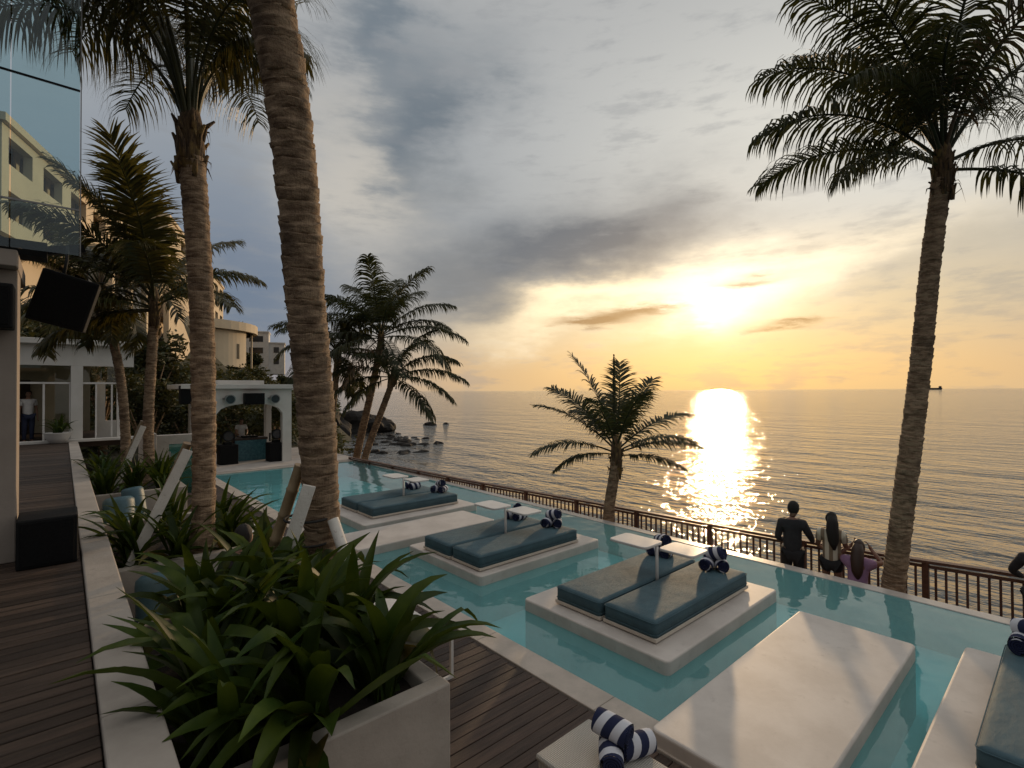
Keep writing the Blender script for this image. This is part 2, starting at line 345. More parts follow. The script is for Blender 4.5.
# ------------------------------------------------------------------ mesh builder
class MB:
    def __init__(s): s.v = []; s.f = []; s.sm = []
    def add(s, vs, fs, smooth=False):
        o = len(s.v); s.v += [tuple(p) for p in vs]; s.f += [tuple(i + o for i in f) for f in fs]; s.sm += [smooth] * len(fs); return s
    def box(s, x0, x1, y0, y1, z0, z1, mtx=None):
        vs = [Vector((x, y, z)) for z in (z0, z1) for y in (y0, y1) for x in (x0, x1)]
        if mtx: vs = [mtx @ p for p in vs]
        return s.add(vs, [(0, 2, 3, 1), (4, 5, 7, 6), (0, 1, 5, 4), (2, 6, 7, 3), (0, 4, 6, 2), (1, 3, 7, 5)])
    def tube(s, path, radii, n=12, cap=True, smooth=True):
        path = [Vector(p) for p in path]
        if not hasattr(radii, '__len__'): radii = [radii] * len(path)
        vs, fs = [], []; up = None
        for i, p in enumerate(path):
            t = (path[min(i + 1, len(path) - 1)] - path[max(i - 1, 0)]).normalized()
            if up is None: up = Vector((1, 0, 0)) if abs(t.x) < .8 else Vector((0, 1, 0))
            u = (up - t * up.dot(t)).normalized(); w = t.cross(u); up = u
            for k in range(n):
                a_ = 2 * PI * k / n; vs.append(p + (u * math.cos(a_) + w * math.sin(a_)) * radii[i])
        for i in range(len(path) - 1):
            for k in range(n):
                k2 = (k + 1) % n; fs.append((i * n + k, i * n + k2, (i + 1) * n + k2, (i + 1) * n + k))
        s.add(vs, fs, smooth)
        if cap:
            o = len(s.v) - len(vs)
            s.f.append(tuple(o + k for k in reversed(range(n)))); s.f.append(tuple(o + (len(path) - 1) * n + k for k in range(n))); s.sm += [False, False]
        return s
    def bar(s, p0, p1, w, h):
        """a rectangular bar from p0 to p1, w across (horizontal), h the other way"""
        p0, p1 = Vector(p0), Vector(p1); t = (p1 - p0).normalized()
        u = t.cross(Vector((0, 0, 1)))
        u = u.normalized() if u.length > 1e-3 else Vector((1, 0, 0))
        q = u.cross(t)
        vs = [p + u * (a_ * w / 2) + q * (b_ * h / 2) for p in (p0, p1) for b_ in (-1, 1) for a_ in (-1, 1)]
        return s.add(vs, [(0, 2, 3, 1), (4, 5, 7, 6), (0, 1, 5, 4), (2, 6, 7, 3), (0, 4, 6, 2), (1, 3, 7, 5)])
    def prism(s, poly, z0, z1):
        n = len(poly); vs = [(x, y, z0) for x, y in poly] + [(x, y, z1) for x, y in poly]
        return s.add(vs, [tuple(reversed(range(n))), tuple(range(n, 2 * n))] + [(i, (i + 1) % n, n + (i + 1) % n, n + i) for i in range(n)])
    def lathe(s, prof, n=20, c=(0, 0, 0), smooth=True):
        vs, fs = [], []
        for r, z in prof:
            for k in range(n):
                a_ = 2 * PI * k / n; vs.append((c[0] + r * math.cos(a_), c[1] + r * math.sin(a_), c[2] + z))
        for i in range(len(prof) - 1):
            for k in range(n):
                k2 = (k + 1) % n; fs.append((i * n + k, i * n + k2, (i + 1) * n + k2, (i + 1) * n + k))
        fs.append(tuple(reversed(range(n)))); fs.append(tuple((len(prof) - 1) * n + k for k in range(n)))
        return s.add(vs, fs, smooth)
    def wall(s, x0, x1, z0, z1, y0, y1, ox0, ox1, oz0, oz1, arch=0., n=10, f=None):
        """a wall panel (in x,z; thickness y0..y1) with one opening whose head rises by arch; f maps points"""
        b0 = len(s.v)
        s.box(x0, ox0, y0, y1, z0, z1); s.box(ox1, x1, y0, y1, z0, z1)
        if oz0 > z0 + 1e-4: s.box(ox0, ox1, y0, y1, z0, oz0)
        if arch <= 0: s.box(ox0, ox1, y0, y1, oz1, z1)
        else:
            cx, hw = (ox0 + ox1) / 2, (ox1 - ox0) / 2
            for k in range(n):
                xa, xb = ox0 + (ox1 - ox0) * k / n, ox0 + (ox1 - ox0) * (k + 1) / n
                za, zb = (oz1 + arch * math.sqrt(max(0, 1 - ((x - cx) / hw) ** 2)) for x in (xa, xb))
                s.add([(xa, y0, za), (xb, y0, zb), (xb, y0, z1), (xa, y0, z1), (xa, y1, za), (xb, y1, zb), (xb, y1, z1), (xa, y1, z1)],
                      [(0, 1, 2, 3), (7, 6, 5, 4), (0, 4, 5, 1), (3, 2, 6, 7)])
        if f: s.v[b0:] = [tuple(f(p)) for p in s.v[b0:]]
        return s
    def build(s, name, m, parent=None, bevel=0., seg=2, loc=None, shade=None):
        me = bpy.data.meshes.new(name); me.from_pydata(s.v, [], s.f)
        sm = s.sm if shade is None else [shade] * len(s.f)
        me.polygons.foreach_set('use_smooth', sm); me.materials.append(m); me.update()
        o = bpy.data.objects.new(name, me); COL.objects.link(o)
        if parent: o.parent = parent
        if loc: o.location = loc
        if bevel:
            b = o.modifiers.new('bevel', 'BEVEL'); b.width = bevel; b.segments = seg; b.limit_method = 'ANGLE'; b.angle_limit = R(40)
        return o
def tag(o, label=None, cat=None, group=None, kind=None):
    if label: o['label'] = label
    if cat: o['category'] = cat
    if group: o['group'] = group
    if kind: o['kind'] = kind
    return o
def thing(name, label, cat, loc=(0, 0, 0), rz=0., group=None):
    o = bpy.data.objects.new(name, None); COL.objects.link(o); o.location = loc; o.rotation_euler = (0, 0, rz); o.empty_display_size = .1
    return tag(o, label, cat, group)
def struct(name, mb, m, **k): return tag(mb.build(name, m, **k), kind='structure')

# ================================================================== THE SETTING
SEA = -3.5
# sea: one sheet out past the horizon
def seamat():
    m, t, b = newmat('sea_water'); b.inputs['Base Color'].default_value = (.085, .088, .086, 1); b.inputs['Roughness'].default_value = .05; b.inputs['IOR'].default_value = 1.33
    pos = t.nodes.new('ShaderNodeNewGeometry').outputs['Position']
    rz = -R(90 - SUN_AZ)
    h = E(noise(mapping(pos, (1, .4, 1), (0, 0, rz)), .10, 3, .5).outputs[0]) * 2.6 \
        + E(noise(mapping(pos, (1, .36, 1), (0, 0, rz + .12)), .36, 4, .55).outputs[0]) * 2.3 \
        + E(noise(mapping(pos, (1, .5, 1), (0, 0, rz - .12)), 1.1, 4, .6).outputs[0]) * .95 \
        + E(noise(mapping(pos, (1, .3, 1), (0, 0, rz + .1)), 4.2, 3, .55).outputs[0]) * .16
    bp = t.nodes.new('ShaderNodeBump'); bp.inputs['Strength'].default_value = 1; bp.inputs['Distance'].default_value = .34
    t.links.new(h.s, bp.inputs['Height']); t.links.new(bp.outputs[0], b.inputs['Normal']); return m
mb = MB()
rings = [0, 60, 250, 1000, 5000, 25000, 90000]; n = 48
mb.v.append((0, 0, SEA))
for r_ in rings[1:]:
    for k in range(n): mb.v.append((r_ * math.cos(2 * PI * k / n), r_ * math.sin(2 * PI * k / n), SEA))
for k in range(n): mb.f.append((0, 1 + k, 1 + (k + 1) % n)); mb.sm.append(False)
for i in range(len(rings) - 2):
    for k in range(n):
        a0, b0 = 1 + i * n, 1 + (i + 1) * n; mb.f.append((a0 + k, b0 + k, b0 + (k + 1) % n, a0 + (k + 1) % n)); mb.sm.append(False)
struct('sea', mb, seamat())

# hillside terrain
def sst(x, a_, b_): t = min(1, max(0, (x - a_) / (b_ - a_))); return t * t * (3 - 2 * t)
def coast(x, y): return (x - 12.5) * -.93 + (y - 24) * .37
def land(x, y):
    s = coast(x, y) + 1.6 * math.sin(y * .21) * sst(y, 30, 45)
    z = -4.4 + 4.4 * sst(s, 0, 5.5)
    z += sst(y, 26, 62) * 19 * sst(s, 12, 34) + .16 * max(0, s - 32) * sst(y, 26, 62)
    z -= sst(y, 150, 230) * 17
    return z + .35 * math.sin(x * .9 + y * .33) * sst(s, 3, 9) * sst(y, 27, 40)
mb = MB(); NX, NY = 74, 100
for j in range(NY + 1):
    for i in range(NX + 1):
        y = 21.5 + (j / NY) ** 1.25 * 230; x = -70 + i * (170 / NX)
        mb.v.append((x, y, min(land(x, y), -.12 if y < 26.5 else 99)))
for j in range(NY):
    for i in range(NX):
        k = j * (NX + 1) + i; mb.f.append((k, k + 1, k + NX + 2, k + NX + 1)); mb.sm.append(True)
struct('hillside', mb, M['hill'])

# pool, coping, decks, walkway
def ex(y): return 8.80 + .025 * y           # seaward edge of the pool
PY0, PY1 = -4.0, 20.5
mb = MB()
mb.box(3.70, ex(0) + .1, PY0 - .2, PY1 + .2, -.9, -.6)
struct('pool_floor', mb, M['pool'])
mb = MB(); mb.box(3.70, 3.95, PY0, PY1, -.598, -.004); struct('pool_wall', mb, M['pool'])
mb = MB(); mb.prism([(3.95, PY1), (ex(PY1), PY1), (ex(PY1), PY1 + .2), (3.95, PY1 + .2)], -.598, -.004); struct('pool_wall', mb, M['pool'])
mb = MB(); mb.prism([(ex(PY0), PY0), (ex(PY0) + .24, PY0), (ex(PY1) + .20, PY1 + .2), (ex(PY1), PY1 + .2)], -1.9, .012); struct('pool_edge', mb, M['edge'], bevel=.012)
mb = MB()
NXW, NYW = 2, 2
mb.add([(3.95, PY0, 0), (ex(PY0), PY0, 0), (ex(PY1), PY1, 0), (3.95, PY1, 0)], [(0, 1, 2, 3)])
struct('pool_water', mb, M['poolwater'])
mb = MB()
for k in range(14):
    y0 = PY0 + k * 1.75; mb.box(3.64, 3.95, y0 + .003, y0 + 1.747, -.15, .03)
struct('pool_coping', mb, M['coping'], bevel=.008)
mb = MB(); mb.box(3.955, 9.2, PY1 + .002, PY1 + .5, -.15, .035); struct('pool_coping', mb, M['coping'], bevel=.008)
rnd = random.Random(3)
mb = MB(); y = -2.
while y < 21.0:
    mb.box(.41, 3.62, y, y + .115, -.01 + rnd.uniform(-.0015, .0015), .02 + rnd.uniform(-.002, .002)); y += .123
struct('pool_deck', mb, M['deck'], bevel=.004, seg=1)
mb = MB(); mb.box(.40, 3.64, -2.2, 21.3, -.3, -.03); struct('deck_bed', mb, M['dark'])
mb = MB(); y = -1.
while y < 22.7:
    mb.box(-4.2, .142, y, y + .098, 1.25 + rnd.uniform(-.0015, .0015), 1.30 + rnd.uniform(-.0025, .0025)); y += .113
struct('upper_deck', mb, M['deckup'], bevel=.004, seg=1)
mb = MB(); mb.box(-4.3, .148, -1.2, 22.75, -.2, 1.25); struct('upper_deck_base', mb, M['dark'])
mb = MB(); mb.prism([(ex(-6) + .25, -6), (12.2, -6), (10.3, 21.3), (ex(21.3) + .25, 21.3)], -1.6, -.86); struct('walkway', mb, M['walk'])
mb = MB(); mb.prism([(12.0, -6), (12.4, -6), (10.5, 21.3), (10.15, 21.3)], -5.0, -1.3); struct('sea_wall', mb, M['walk'])
mb = MB(); mb.box(3.2, 9.6, 20.75, 27.2, -.6, .06); struct('terrace', mb, M['plaster'])

# white ledge between upper deck and planters
mb = MB()
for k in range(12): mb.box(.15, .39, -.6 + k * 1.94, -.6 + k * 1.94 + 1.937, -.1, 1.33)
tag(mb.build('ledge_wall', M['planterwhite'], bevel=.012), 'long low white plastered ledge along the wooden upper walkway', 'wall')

# ================================================================== PLANTERS
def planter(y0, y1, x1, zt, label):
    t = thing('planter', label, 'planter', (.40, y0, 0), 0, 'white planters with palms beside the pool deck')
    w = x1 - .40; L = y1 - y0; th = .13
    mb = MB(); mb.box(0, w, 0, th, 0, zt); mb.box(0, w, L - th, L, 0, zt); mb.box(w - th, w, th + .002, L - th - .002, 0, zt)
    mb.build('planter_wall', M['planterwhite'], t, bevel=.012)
    mb = MB(); NN = 10; rr = random.Random(int(y0 * 10))
    for j in range(NN + 1):
        for i in range(NN + 1): mb.v.append((.002 + (w - th - .004) * i / NN, th + .002 + (L - 2 * th - .004) * j / NN, zt - .1 + rr.uniform(-.03, .03)))
    for j in range(NN):
        for i in range(NN):
            k = j * (NN + 1) + i; mb.f.append((k, k + 1, k + NN + 2, k + NN + 1)); mb.sm.append(True)
    mb.build('soil', M['soil'], t)
ZP = 1.0
planter(2.83, 5.35, 1.95, ZP, 'large near white planter crowded with long strap leaves')
planter(7.0, 9.7, 1.95, ZP, 'white planter behind the sunken booth, holding the second ringed palm')
planter(12.4, 16.4, 1.95, ZP, 'farthest white planter with dark bushy plants below the slim palms')

# ================================================================== strap-leaved plants
def strap_leaf(mb, rr, base, az_, L, w, elev, bend):
    d_ = Vector((math.cos(az_), math.sin(az_), 0)); s = Vector((-d_.y, d_.x, 0))
    p = Vector(base); n = 9; ang = elev; vs = []; tw = rr.uniform(-.5, .5); kink = rr.random() < .25; kk = rr.randint(4, 6)
    for i in range(n + 1):
        t = i / n
        wd = w * (.55 + .9 * t) if t < .35 else w * (.865 + .135 * (1 - ((t - .35) / .65) ** 2)) * (1 - ((t - .35) / .65) ** 2.6)
        wd = max(wd, .003)
        tang = d_ * math.cos(ang) + Vector((0, 0, 1)) * math.sin(ang)
        nrm = s.cross(tang) * -1
        sv = (s * math.cos(tw * t) + nrm * math.sin(tw * t))
        fold = nrm * (wd * .28)
        vs += [p - sv * wd / 2 + fold * .5, p - fold * .5, p + sv * wd / 2 + fold * .5]
        p = p + tang * (L / n)
        ang -= bend * (.3 + 1.5 * t) / n
        if kink and i == kk: ang -= .9
        if p.z < base[2] - .75: break
    m_ = len(vs) // 3
    mb.add(vs, [f for i in range(m_ - 1) for f in ((3 * i, 3 * i + 1, 3 * i + 4, 3 * i + 3), (3 * i + 1, 3 * i + 2, 3 * i + 5, 3 * i + 4))], True)
RIGHT, TOWARD = R(-41.6), R(-131.6)
def strap_plant(x, y, n, L, w, seed, label, group='strap-leaved plants in the white planters', bias=None, yellow=2):
    low = .62 if bias == TOWARD else .28
    rr = random.Random(seed)
    t = thing('strap_leaved_plant', label, 'plant', (x, y, ZP - .12), 0, group)
    mb, my = MB(), MB()
    for i in range(n):
        az_ = rr.uniform(0, 2 * PI) if bias is None or rr.random() < .4 else bias + rr.uniform(-.7, .7)
        k = i / n
        strap_leaf(my if i < yellow else mb, rr, (rr.uniform(-.09, .09), rr.uniform(-.09, .09), 0), az_, L * rr.uniform(.7, 1.15), w * rr.uniform(.75, 1.2), R(rr.uniform(66, 90) if k > low else rr.uniform(25, 60)), rr.uniform(.5, 1.9))
    mb.build('foliage', M['strap'], t)
    if yellow: tag(my.build('leaf', M['strapy'], t), 'yellowing leaf')
    mb = MB(); mb.lathe([(.07, 0), (.055, .12), (.03, .2)], 8); mb.build('stem', M['strapy'], t)
P1 = [(.68, 3.15, 15, .84, .085, PI * .9, 'strap-leaved plant beside the ledge, its long leaves drooping over the white ledge'),
      (1.15, 3.12, 15, .80, .095, TOWARD, 'strap-leaved plant at the front wall of the near planter, leaves hanging forward'),
      (1.62, 3.14, 12, .74, .095, None, 'strap-leaved plant in the outer front corner of the near planter, one leaf hanging'),
      (.74, 3.75, 14, .80, .09, None, 'dark strap-leaved plant second along the ledge in the near planter'),
      (1.22, 3.66, 16, .85, .095, None, 'strap-leaved plant in the middle of the near planter'),
      (1.62, 3.68, 15, .84, .085, None, 'tall upright strap-leaved plant in front of the leaning white pole'),
      (.92, 4.35, 13, .80, .09, None, 'strap-leaved plant between the teal bolster and the white plank'),
      (1.26, 4.26, 15, .85, .09, None, 'strap-leaved plant below the tilted white plank'),
      (1.60, 4.36, 14, .78, .085, None, 'strap-leaved plant hiding the foot of the thick palm'),
      (.9, 4.95, 13, .72, .075, None, 'strap-leaved plant at the back wall of the near planter, by the bamboo pole'),
      (1.38, 5.02, 13, .78, .08, None, 'strap-leaved plant behind the bamboo pole, in front of the seated person')]
for i, (x, y, n, L, w, b, l) in enumerate(P1): strap_plant(x, y, n + 10, L * 1.27, w * 1.55, 11 + i, l, bias=b, yellow=2 if i in (2, 5, 8, 1) else 1)
P1.append((1.66, 3.40, 13, .72, .09, None, 'strap-leaved plant tucked behind the outer front corner of the near planter'))
P1.append((.92, 3.02, 12, .74, .09, TOWARD, 'strap-leaved plant spilling over the front wall of the near planter, near the ledge'))
P2 = [(.62, 7.4, 'strap-leaved plant of the middle planter with leaves arching over the ledge', PI),
      (1.08, 7.35, 'strap-leaved plant at the booth-side wall of the middle planter', None),
      (1.62, 7.4, 'sunlit strap-leaved plant in the outer corner of the middle planter', RIGHT),
      (.7, 8.2, 'strap-leaved plant by the ledge behind the second bamboo pole', None),
      (1.7, 8.2, 'strap-leaved plant on the pool side of the second ringed palm', RIGHT),
      (1.2, 8.9, 'strap-leaved plant behind the second ringed palm', None)]
for i, (x, y, l, b) in enumerate(P2): strap_plant(x, y, 26, .84, .085, 41 + i, l, bias=b, yellow=3 if i in (2, 4) else 1)
P3 = [(.62, 12.8, 'leafy plant of the farthest planter, nearest the ledge'), (1.1, 12.9, 'leafy plant by the front wall of the farthest planter'),
      (1.6, 12.9, 'leafy plant in the outer front corner of the farthest planter'), (.66, 13.8, 'leafy plant beside the ledge, under the slim leaning palm'),
      (1.72, 14.2, 'leafy plant to the pool side of the third palm'), (.7, 15.2, 'leafy plant by the white house in the farthest planter')]
for i, (x, y, l) in enumerate(P3): strap_plant(x, y, 34, .85, .075, 71 + i, l, yellow=1)

# ================================================================== PALMS
def frond_mesh(mb, rr, base, az_, elev, droop, L, nl=46, ll=.62, hang=.22, roll=0., lw=.04, start=.2, dead=False):
    d_ = Vector((math.cos(az_), math.sin(az_), 0)); side_ = Vector((-d_.y, d_.x, 0))
    n = 22; pts = [Vector(base)]; tg = []; ang = elev
    side_bend = rr.uniform(-.25, .25)
    for i in range(n):
        t = i / n
        a_ = ang - droop * t ** 1.35
        T = (d_ * math.cos(a_) + Vector((0, 0, 1)) * math.sin(a_) + side_ * side_bend * t).normalized()
        tg.append(T); pts.append(pts[-1] + T * (L / n))
    tg.append(tg[-1])
    mb.tube(pts, [.030 * (L / 3.5) ** .7 * (1 - .88 * i / n) + .003 for i in range(n + 1)], 5, False)
    for sgn in (-1, 1):
        for k in range(nl):
            t = start + (1 - start) * (k + rr.uniform(-.3, .3)) / (nl - 1); t = min(.999, max(start, t))
            if rr.random() < (.3 if dead else .05): continue
            x = t * n; i = min(int(x), n - 1); p = pts[i].lerp(pts[i + 1], x - i); T = tg[i]
            S = (T.cross(Vector((0, 0, 1)))); S = S.normalized() if S.length > .05 else side_
            N = S.cross(T)
            S2 = S * math.cos(roll) + N * math.sin(roll); N2 = N * math.cos(roll) - S * math.sin(roll)
            u = (t - start) / (1 - start)
            al = R(80 - 40 * u + rr.uniform(-9, 9))
            le = ll * (.55 + 1.0 * u if u < .35 else .9 * (1 - .55 * ((u - .35) / .65) ** 2.0)) * rr.uniform(.82, 1.12)
            d = (T * math.cos(al) + S2 * (sgn * math.sin(al)) + N2 * rr.uniform(.0, .3)).normalized()
            q = p.copy(); vs = []; ns = 4; w0 = lw * rr.uniform(.8, 1.2); h_ = hang * rr.uniform(.6, 1.5)
            for s_ in range(ns + 1):
                wv = (T - d * T.dot(d)); wv = wv.normalized() if wv.length > .02 else N2
                ww = w0 * (.6, 1, .9, .55, .04)[s_]
                vs += [q - wv * ww / 2, q + wv * ww / 2]
                q = q + d * (le / ns); d = (d + Vector((0, 0, -1)) * h_ * (s_ + 1) * .75).normalized()
            mb.add(vs, [(2 * s_, 2 * s_ + 1, 2 * s_ + 3, 2 * s_ + 2) for s_ in range(ns)], False)
def trunk_mesh(path, r0, r1, ring=.085, flare=.35, seed=1, n=18):
    rr = random.Random(seed); path = [Vector(p) for p in path]
    # Catmull-Rom resample
    P = [path[0] * 2 - path[1]] + path + [path[-1] * 2 - path[-2]]
    fine = []
    for i in range(1, len(P) - 2):
        for k in range(24):
            t = k / 24; a_, b_, c_, d_ = P[i - 1], P[i], P[i + 1], P[i + 2]
            fine.append(.5 * ((2 * b_) + (c_ - a_) * t + (2 * a_ - 5 * b_ + 4 * c_ - d_) * t * t + (3 * b_ - a_ - 3 * c_ + d_) * t ** 3))
    fine.append(path[-1])
    cum = [0]
    for i in range(1, len(fine)): cum.append(cum[-1] + (fine[i] - fine[i - 1]).length)
    H_ = cum[-1]
    def at(s):
        s = min(max(s, 0), H_)
        for i in range(1, len(cum)):
            if cum[i] >= s: return fine[i - 1].lerp(fine[i], (s - cum[i - 1]) / max(1e-6, cum[i] - cum[i - 1]))
        return fine[-1]
    pts, rad = [], []; s = 0
    while s < H_:
        st_ = ring * rr.uniform(.55, 1.6); t = s / H_
        base = r0 + (r1 - r0) * t + r0 * flare * max(0, 1 - s / .5) ** 2
        k = base * rr.uniform(.97, 1.03)
        for f_, q in ((0, .985), (.3, 1.0), (.72, 1.03), (.9, 1.045), (.96, .965)):
            pts.append(at(s + st_ * f_)); rad.append(k * q)
        s += st_
    mb = MB(); mb.tube(pts, rad, n)
    for i in range(len(mb.v)):                     # uneven, slightly ragged rings
        k = i // n
        if k < len(pts):
            c_ = pts[k]; v = Vector(mb.v[i]); a_ = i % n
            f_ = 1 + .022 * math.sin(a_ * 1.05 + k * .37) + rr.uniform(-.012, .012)
            mb.v[i] = tuple(c_ + (v - c_) * f_ + Vector((0, 0, rr.uniform(-.006, .006) + .012 * math.sin(a_ * .7 + k // 5 * 2.1))))
    return mb
def palm(label, base, path, r0, r1, fronds, seed, ring=.085, lw=.034, nl=66, ll=1.0, boots=14, group=None, leaf='frond', dead=(), nuts=0, start=(.14, .22), hm=1.35):
    """path: points relative to base; fronds: (azimuth, elevation, droop, length[, hang, roll]) in degrees"""
    rr = random.Random(seed)
    t = thing('palm_tree', label, 'palm tree', base, 0, group or 'coconut palms around the pool')
    trunk_mesh(path, r0, r1, ring, seed=seed).build('trunk', M['bark'], t)
    top = Vector(path[-1])
    mb = MB()                                      # sheath and old leaf bases
    mb.tube([top - Vector((0, 0, .30)), top, top + Vector((0, 0, .3)), top + Vector((0, 0, .6))], [r1 * 1.0, r1 * 1.10, r1 * .95, r1 * .5], 14)
    for k in range(boots):
        a_ = k * 2.4 + rr.uniform(-.4, .4); z = -.40 + .75 * k / boots; L = rr.uniform(.12, .30) * r1 / .16
        d = Vector((math.cos(a_), math.sin(a_), 0)); p0 = top + Vector((0, 0, z)) + d * r1 * .85; w_ = rr.uniform(.035, .06) * r1 / .16
        mb.tube([p0 - Vector((0, 0, .1)), p0 + d * L * .15 + Vector((0, 0, L * .3)), p0 + d * L * rr.uniform(.25, .6) + Vector((0, 0, L * rr.uniform(.55, .9)))], [w_, w_ * .8, w_ * .35], 6)
    for k in range(boots):                         # torn fibre hanging off the sheath
        a_ = rr.uniform(0, 6.28); d = Vector((math.cos(a_), math.sin(a_), 0)); p0 = top + Vector((0, 0, rr.uniform(-.35, .3))) + d * r1
        s_ = Vector((-d.y, d.x, 0)) * rr.uniform(.01, .03)
        p1 = p0 + d * rr.uniform(.04, .12) + Vector((0, 0, rr.uniform(-.05, .08))); p2 = p1 + d * .04 + Vector((rr.uniform(-.05, .05), 0, -rr.uniform(.08, .25)))
        mb.add([p0 - s_, p0 + s_, p1 + s_ * .8, p1 - s_ * .8, p2], [(0, 1, 2, 3), (3, 2, 4)])
    mb.build('leaf_base', M['fibre'], t)
    for i, fr in enumerate(fronds):
        az_, el_, dr, L = fr[:4]; hang = (fr[4] if len(fr) > 4 else .2) * hm; roll = R(fr[5]) if len(fr) > 5 else rr.uniform(-.22, .22)
        mb = MB(); dd = i in dead
        b0 = top + Vector((math.cos(R(az_)), math.sin(R(az_)), 0)) * r1 * .5 + Vector((0, 0, .05 + .4 * max(0, el_) / 90))
        frond_mesh(mb, rr, b0, R(az_), R(el_), R(dr), L, int(nl * (.6 if dd else 1)), ll * L / 3.4 * (fr[6] if len(fr) > 6 else 1), hang, roll, lw, rr.uniform(*start), dd)
        o = mb.build('frond', M['frondry'] if dd else M[leaf], t)
        if dd: o['label'] = 'dry brown drooping frond'
    for k in range(nuts):
        mb = MB(); a_ = k * 1.9; c_ = top + Vector((math.cos(a_) * .24, math.sin(a_) * .24, -.08 - .1 * (k % 2)))
        mb.lathe([(.01, -.12), (.07, -.09), (.1, 0), (.08, .08), (.02, .12)], 10, c_); mb.build('coconut', M['frondry'], t)
    return t
V0 = -41.6                                          # azimuth of "to the right" as seen from the terrace
def ring_fronds(rr, n, L, lo=-10, hi=80, skip=None):
    out_ = []
    for k in range(n):
        u = k / n; az_ = k * 137.5 + rr.uniform(-14, 14)
        el_ = lo + (hi - lo) * u ** .8 + rr.uniform(-7, 7)
        out_.append((az_, el_, 55 + 50 * (1 - u) + rr.uniform(-12, 12), L * rr.uniform(.85, 1.1) * (.8 + .2 * math.sin(PI * u)), rr.uniform(.12, .3)))
    return out_
# A: the thick near palm (crown above the picture)
rr = random.Random(1)
palm('thickest ringed palm rising from the near planter, held by planks', (1.88, 4.78, .85), [(0, 0, 0), (-.01, .04, .4), (-.11, -.06, 1.74), (-.27, -.21, 2.92), (-.39, -.38, 3.73), (-.53, -.54, 4.46), (-.68, -.68, 5.01), (-.80, -.76, 5.45)], .160, .17,
     [(V0 + 6, 66, 95, 1.5, .5), (V0 + 186, 70, 80, 1.8, .5)] + [(k * 47, 66 + (k % 4) * 6, 40, 3.2) for k in range(10)], 1, ring=.075, boots=0)
# B: the second palm, crown in the picture
rr = random.Random(2)
fr = [(V0 + 174, 76, 112, 3.9, .6), (V0 + 205, 78, 108, 4.0, .55), (V0 + 150, 76, 112, 4.0, .5), (V0 + 12, 82, 100, 1.9, .7), (V0 - 22, 84, 100, 2.1, .7), (V0 + 185, 82, 96, 4.2, .5), (V0 + 35, 82, 100, 2.0, .65),
      (V0 + 250, 82, 92, 4.0, .5), (V0 + 90, 80, 90, 4.0, .4), (V0 + 225, 80, 98, 4.0, .5), (V0 + 320, 84, 90, 2.4, .6), (V0 + 120, 80, 100, 4.0, .5), (V0 + 70, 84, 70, 4.0, .4), (V0 + 290, 82, 90, 3.9, .5), (V0 + 265, 72, 108, 3.2, .6), (V0 + 100, 70, 105, 3.4, .5), (V0 + 235, 74, 112, 3.0, .6), (V0 + 60, 80, 100, 2.4, .6), (V0 + 135, 66, 108, 3.2, .5), (V0 + 190, 70, 120, 2.8, .65)]
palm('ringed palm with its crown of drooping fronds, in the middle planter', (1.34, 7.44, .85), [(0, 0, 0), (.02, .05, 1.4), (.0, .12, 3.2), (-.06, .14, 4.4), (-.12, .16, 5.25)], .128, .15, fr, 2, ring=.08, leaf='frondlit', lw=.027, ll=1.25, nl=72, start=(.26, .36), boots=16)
# C: young full palm behind
fr = [(V0 + 268, 78, 22, 3.3, .06, 0), (V0 + 245, 70, 35, 3.0, .1, 10), (V0 + 290, 70, 35, 2.9, .1, -10), (V0 + 200, 74, 40, 2.9, .12), (V0 + 215, 40, 50, 2.8, .12), (V0 + 185, 55, 65, 2.6, .15), (V0 + 160, 30, 75, 2.6), (V0 + 205, 20, 70, 2.5, .25), (V0 + 15, 45, 70, 2.3), (V0 + 350, 25, 70, 2.2), (V0 + 240, 10, 60, 2.4), (V0 + 110, 50, 60, 2.6), (V0 + 60, 65, 50, 2.5),
      (V0 + 300, 50, 70, 2.3), (V0 + 225, 60, 60, 2.8), (V0 + 195, -5, 45, 2.3, .3), (V0 + 170, 5, 60, 2.4, .3)]
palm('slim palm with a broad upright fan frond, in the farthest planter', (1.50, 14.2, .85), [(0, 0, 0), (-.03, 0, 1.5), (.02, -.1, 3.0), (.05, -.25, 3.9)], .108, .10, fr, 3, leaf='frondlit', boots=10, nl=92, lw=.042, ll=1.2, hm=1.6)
# D: leaning slim palm at the white house
rr = random.Random(4)
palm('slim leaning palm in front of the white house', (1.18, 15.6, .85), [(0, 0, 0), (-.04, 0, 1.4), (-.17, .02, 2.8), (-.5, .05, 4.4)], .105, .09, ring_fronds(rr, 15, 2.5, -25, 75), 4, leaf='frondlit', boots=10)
# E: cluster of three beyond the rail
rr = random.Random(8)
fr = [(V0 + 0, 22, 60, 4.1, .16), (V0 - 25, 5, 70, 4.0, .2), (V0 + 20, 48, 60, 3.9), (V0 + 50, 62, 50, 3.8), (V0 + 80, 68, 35, 3.8), (V0 + 110, 66, 36, 3.9), (V0 + 130, 62, 45, 4.0), (V0 + 180, 30, 62, 4.2, .16), (V0 + 165, 52, 60, 4.2), (V0 + 200, 12, 60, 3.9, .2),
      (V0 + 225, -5, 55, 3.6, .3), (V0 + 300, -15, 50, 3.4, .3), (V0 + 260, 70, 40, 3.9), (V0 + 330, 68, 45, 3.9), (V0 + 290, 40, 60, 3.8), (V0 + 240, 45, 60, 3.9), (V0 + 35, 35, 62, 3.8), (V0 + 250, -30, 40, 3.2, .35), (V0 + 150, 40, 60, 4), (V0 + 95, 55, 50, 4)]
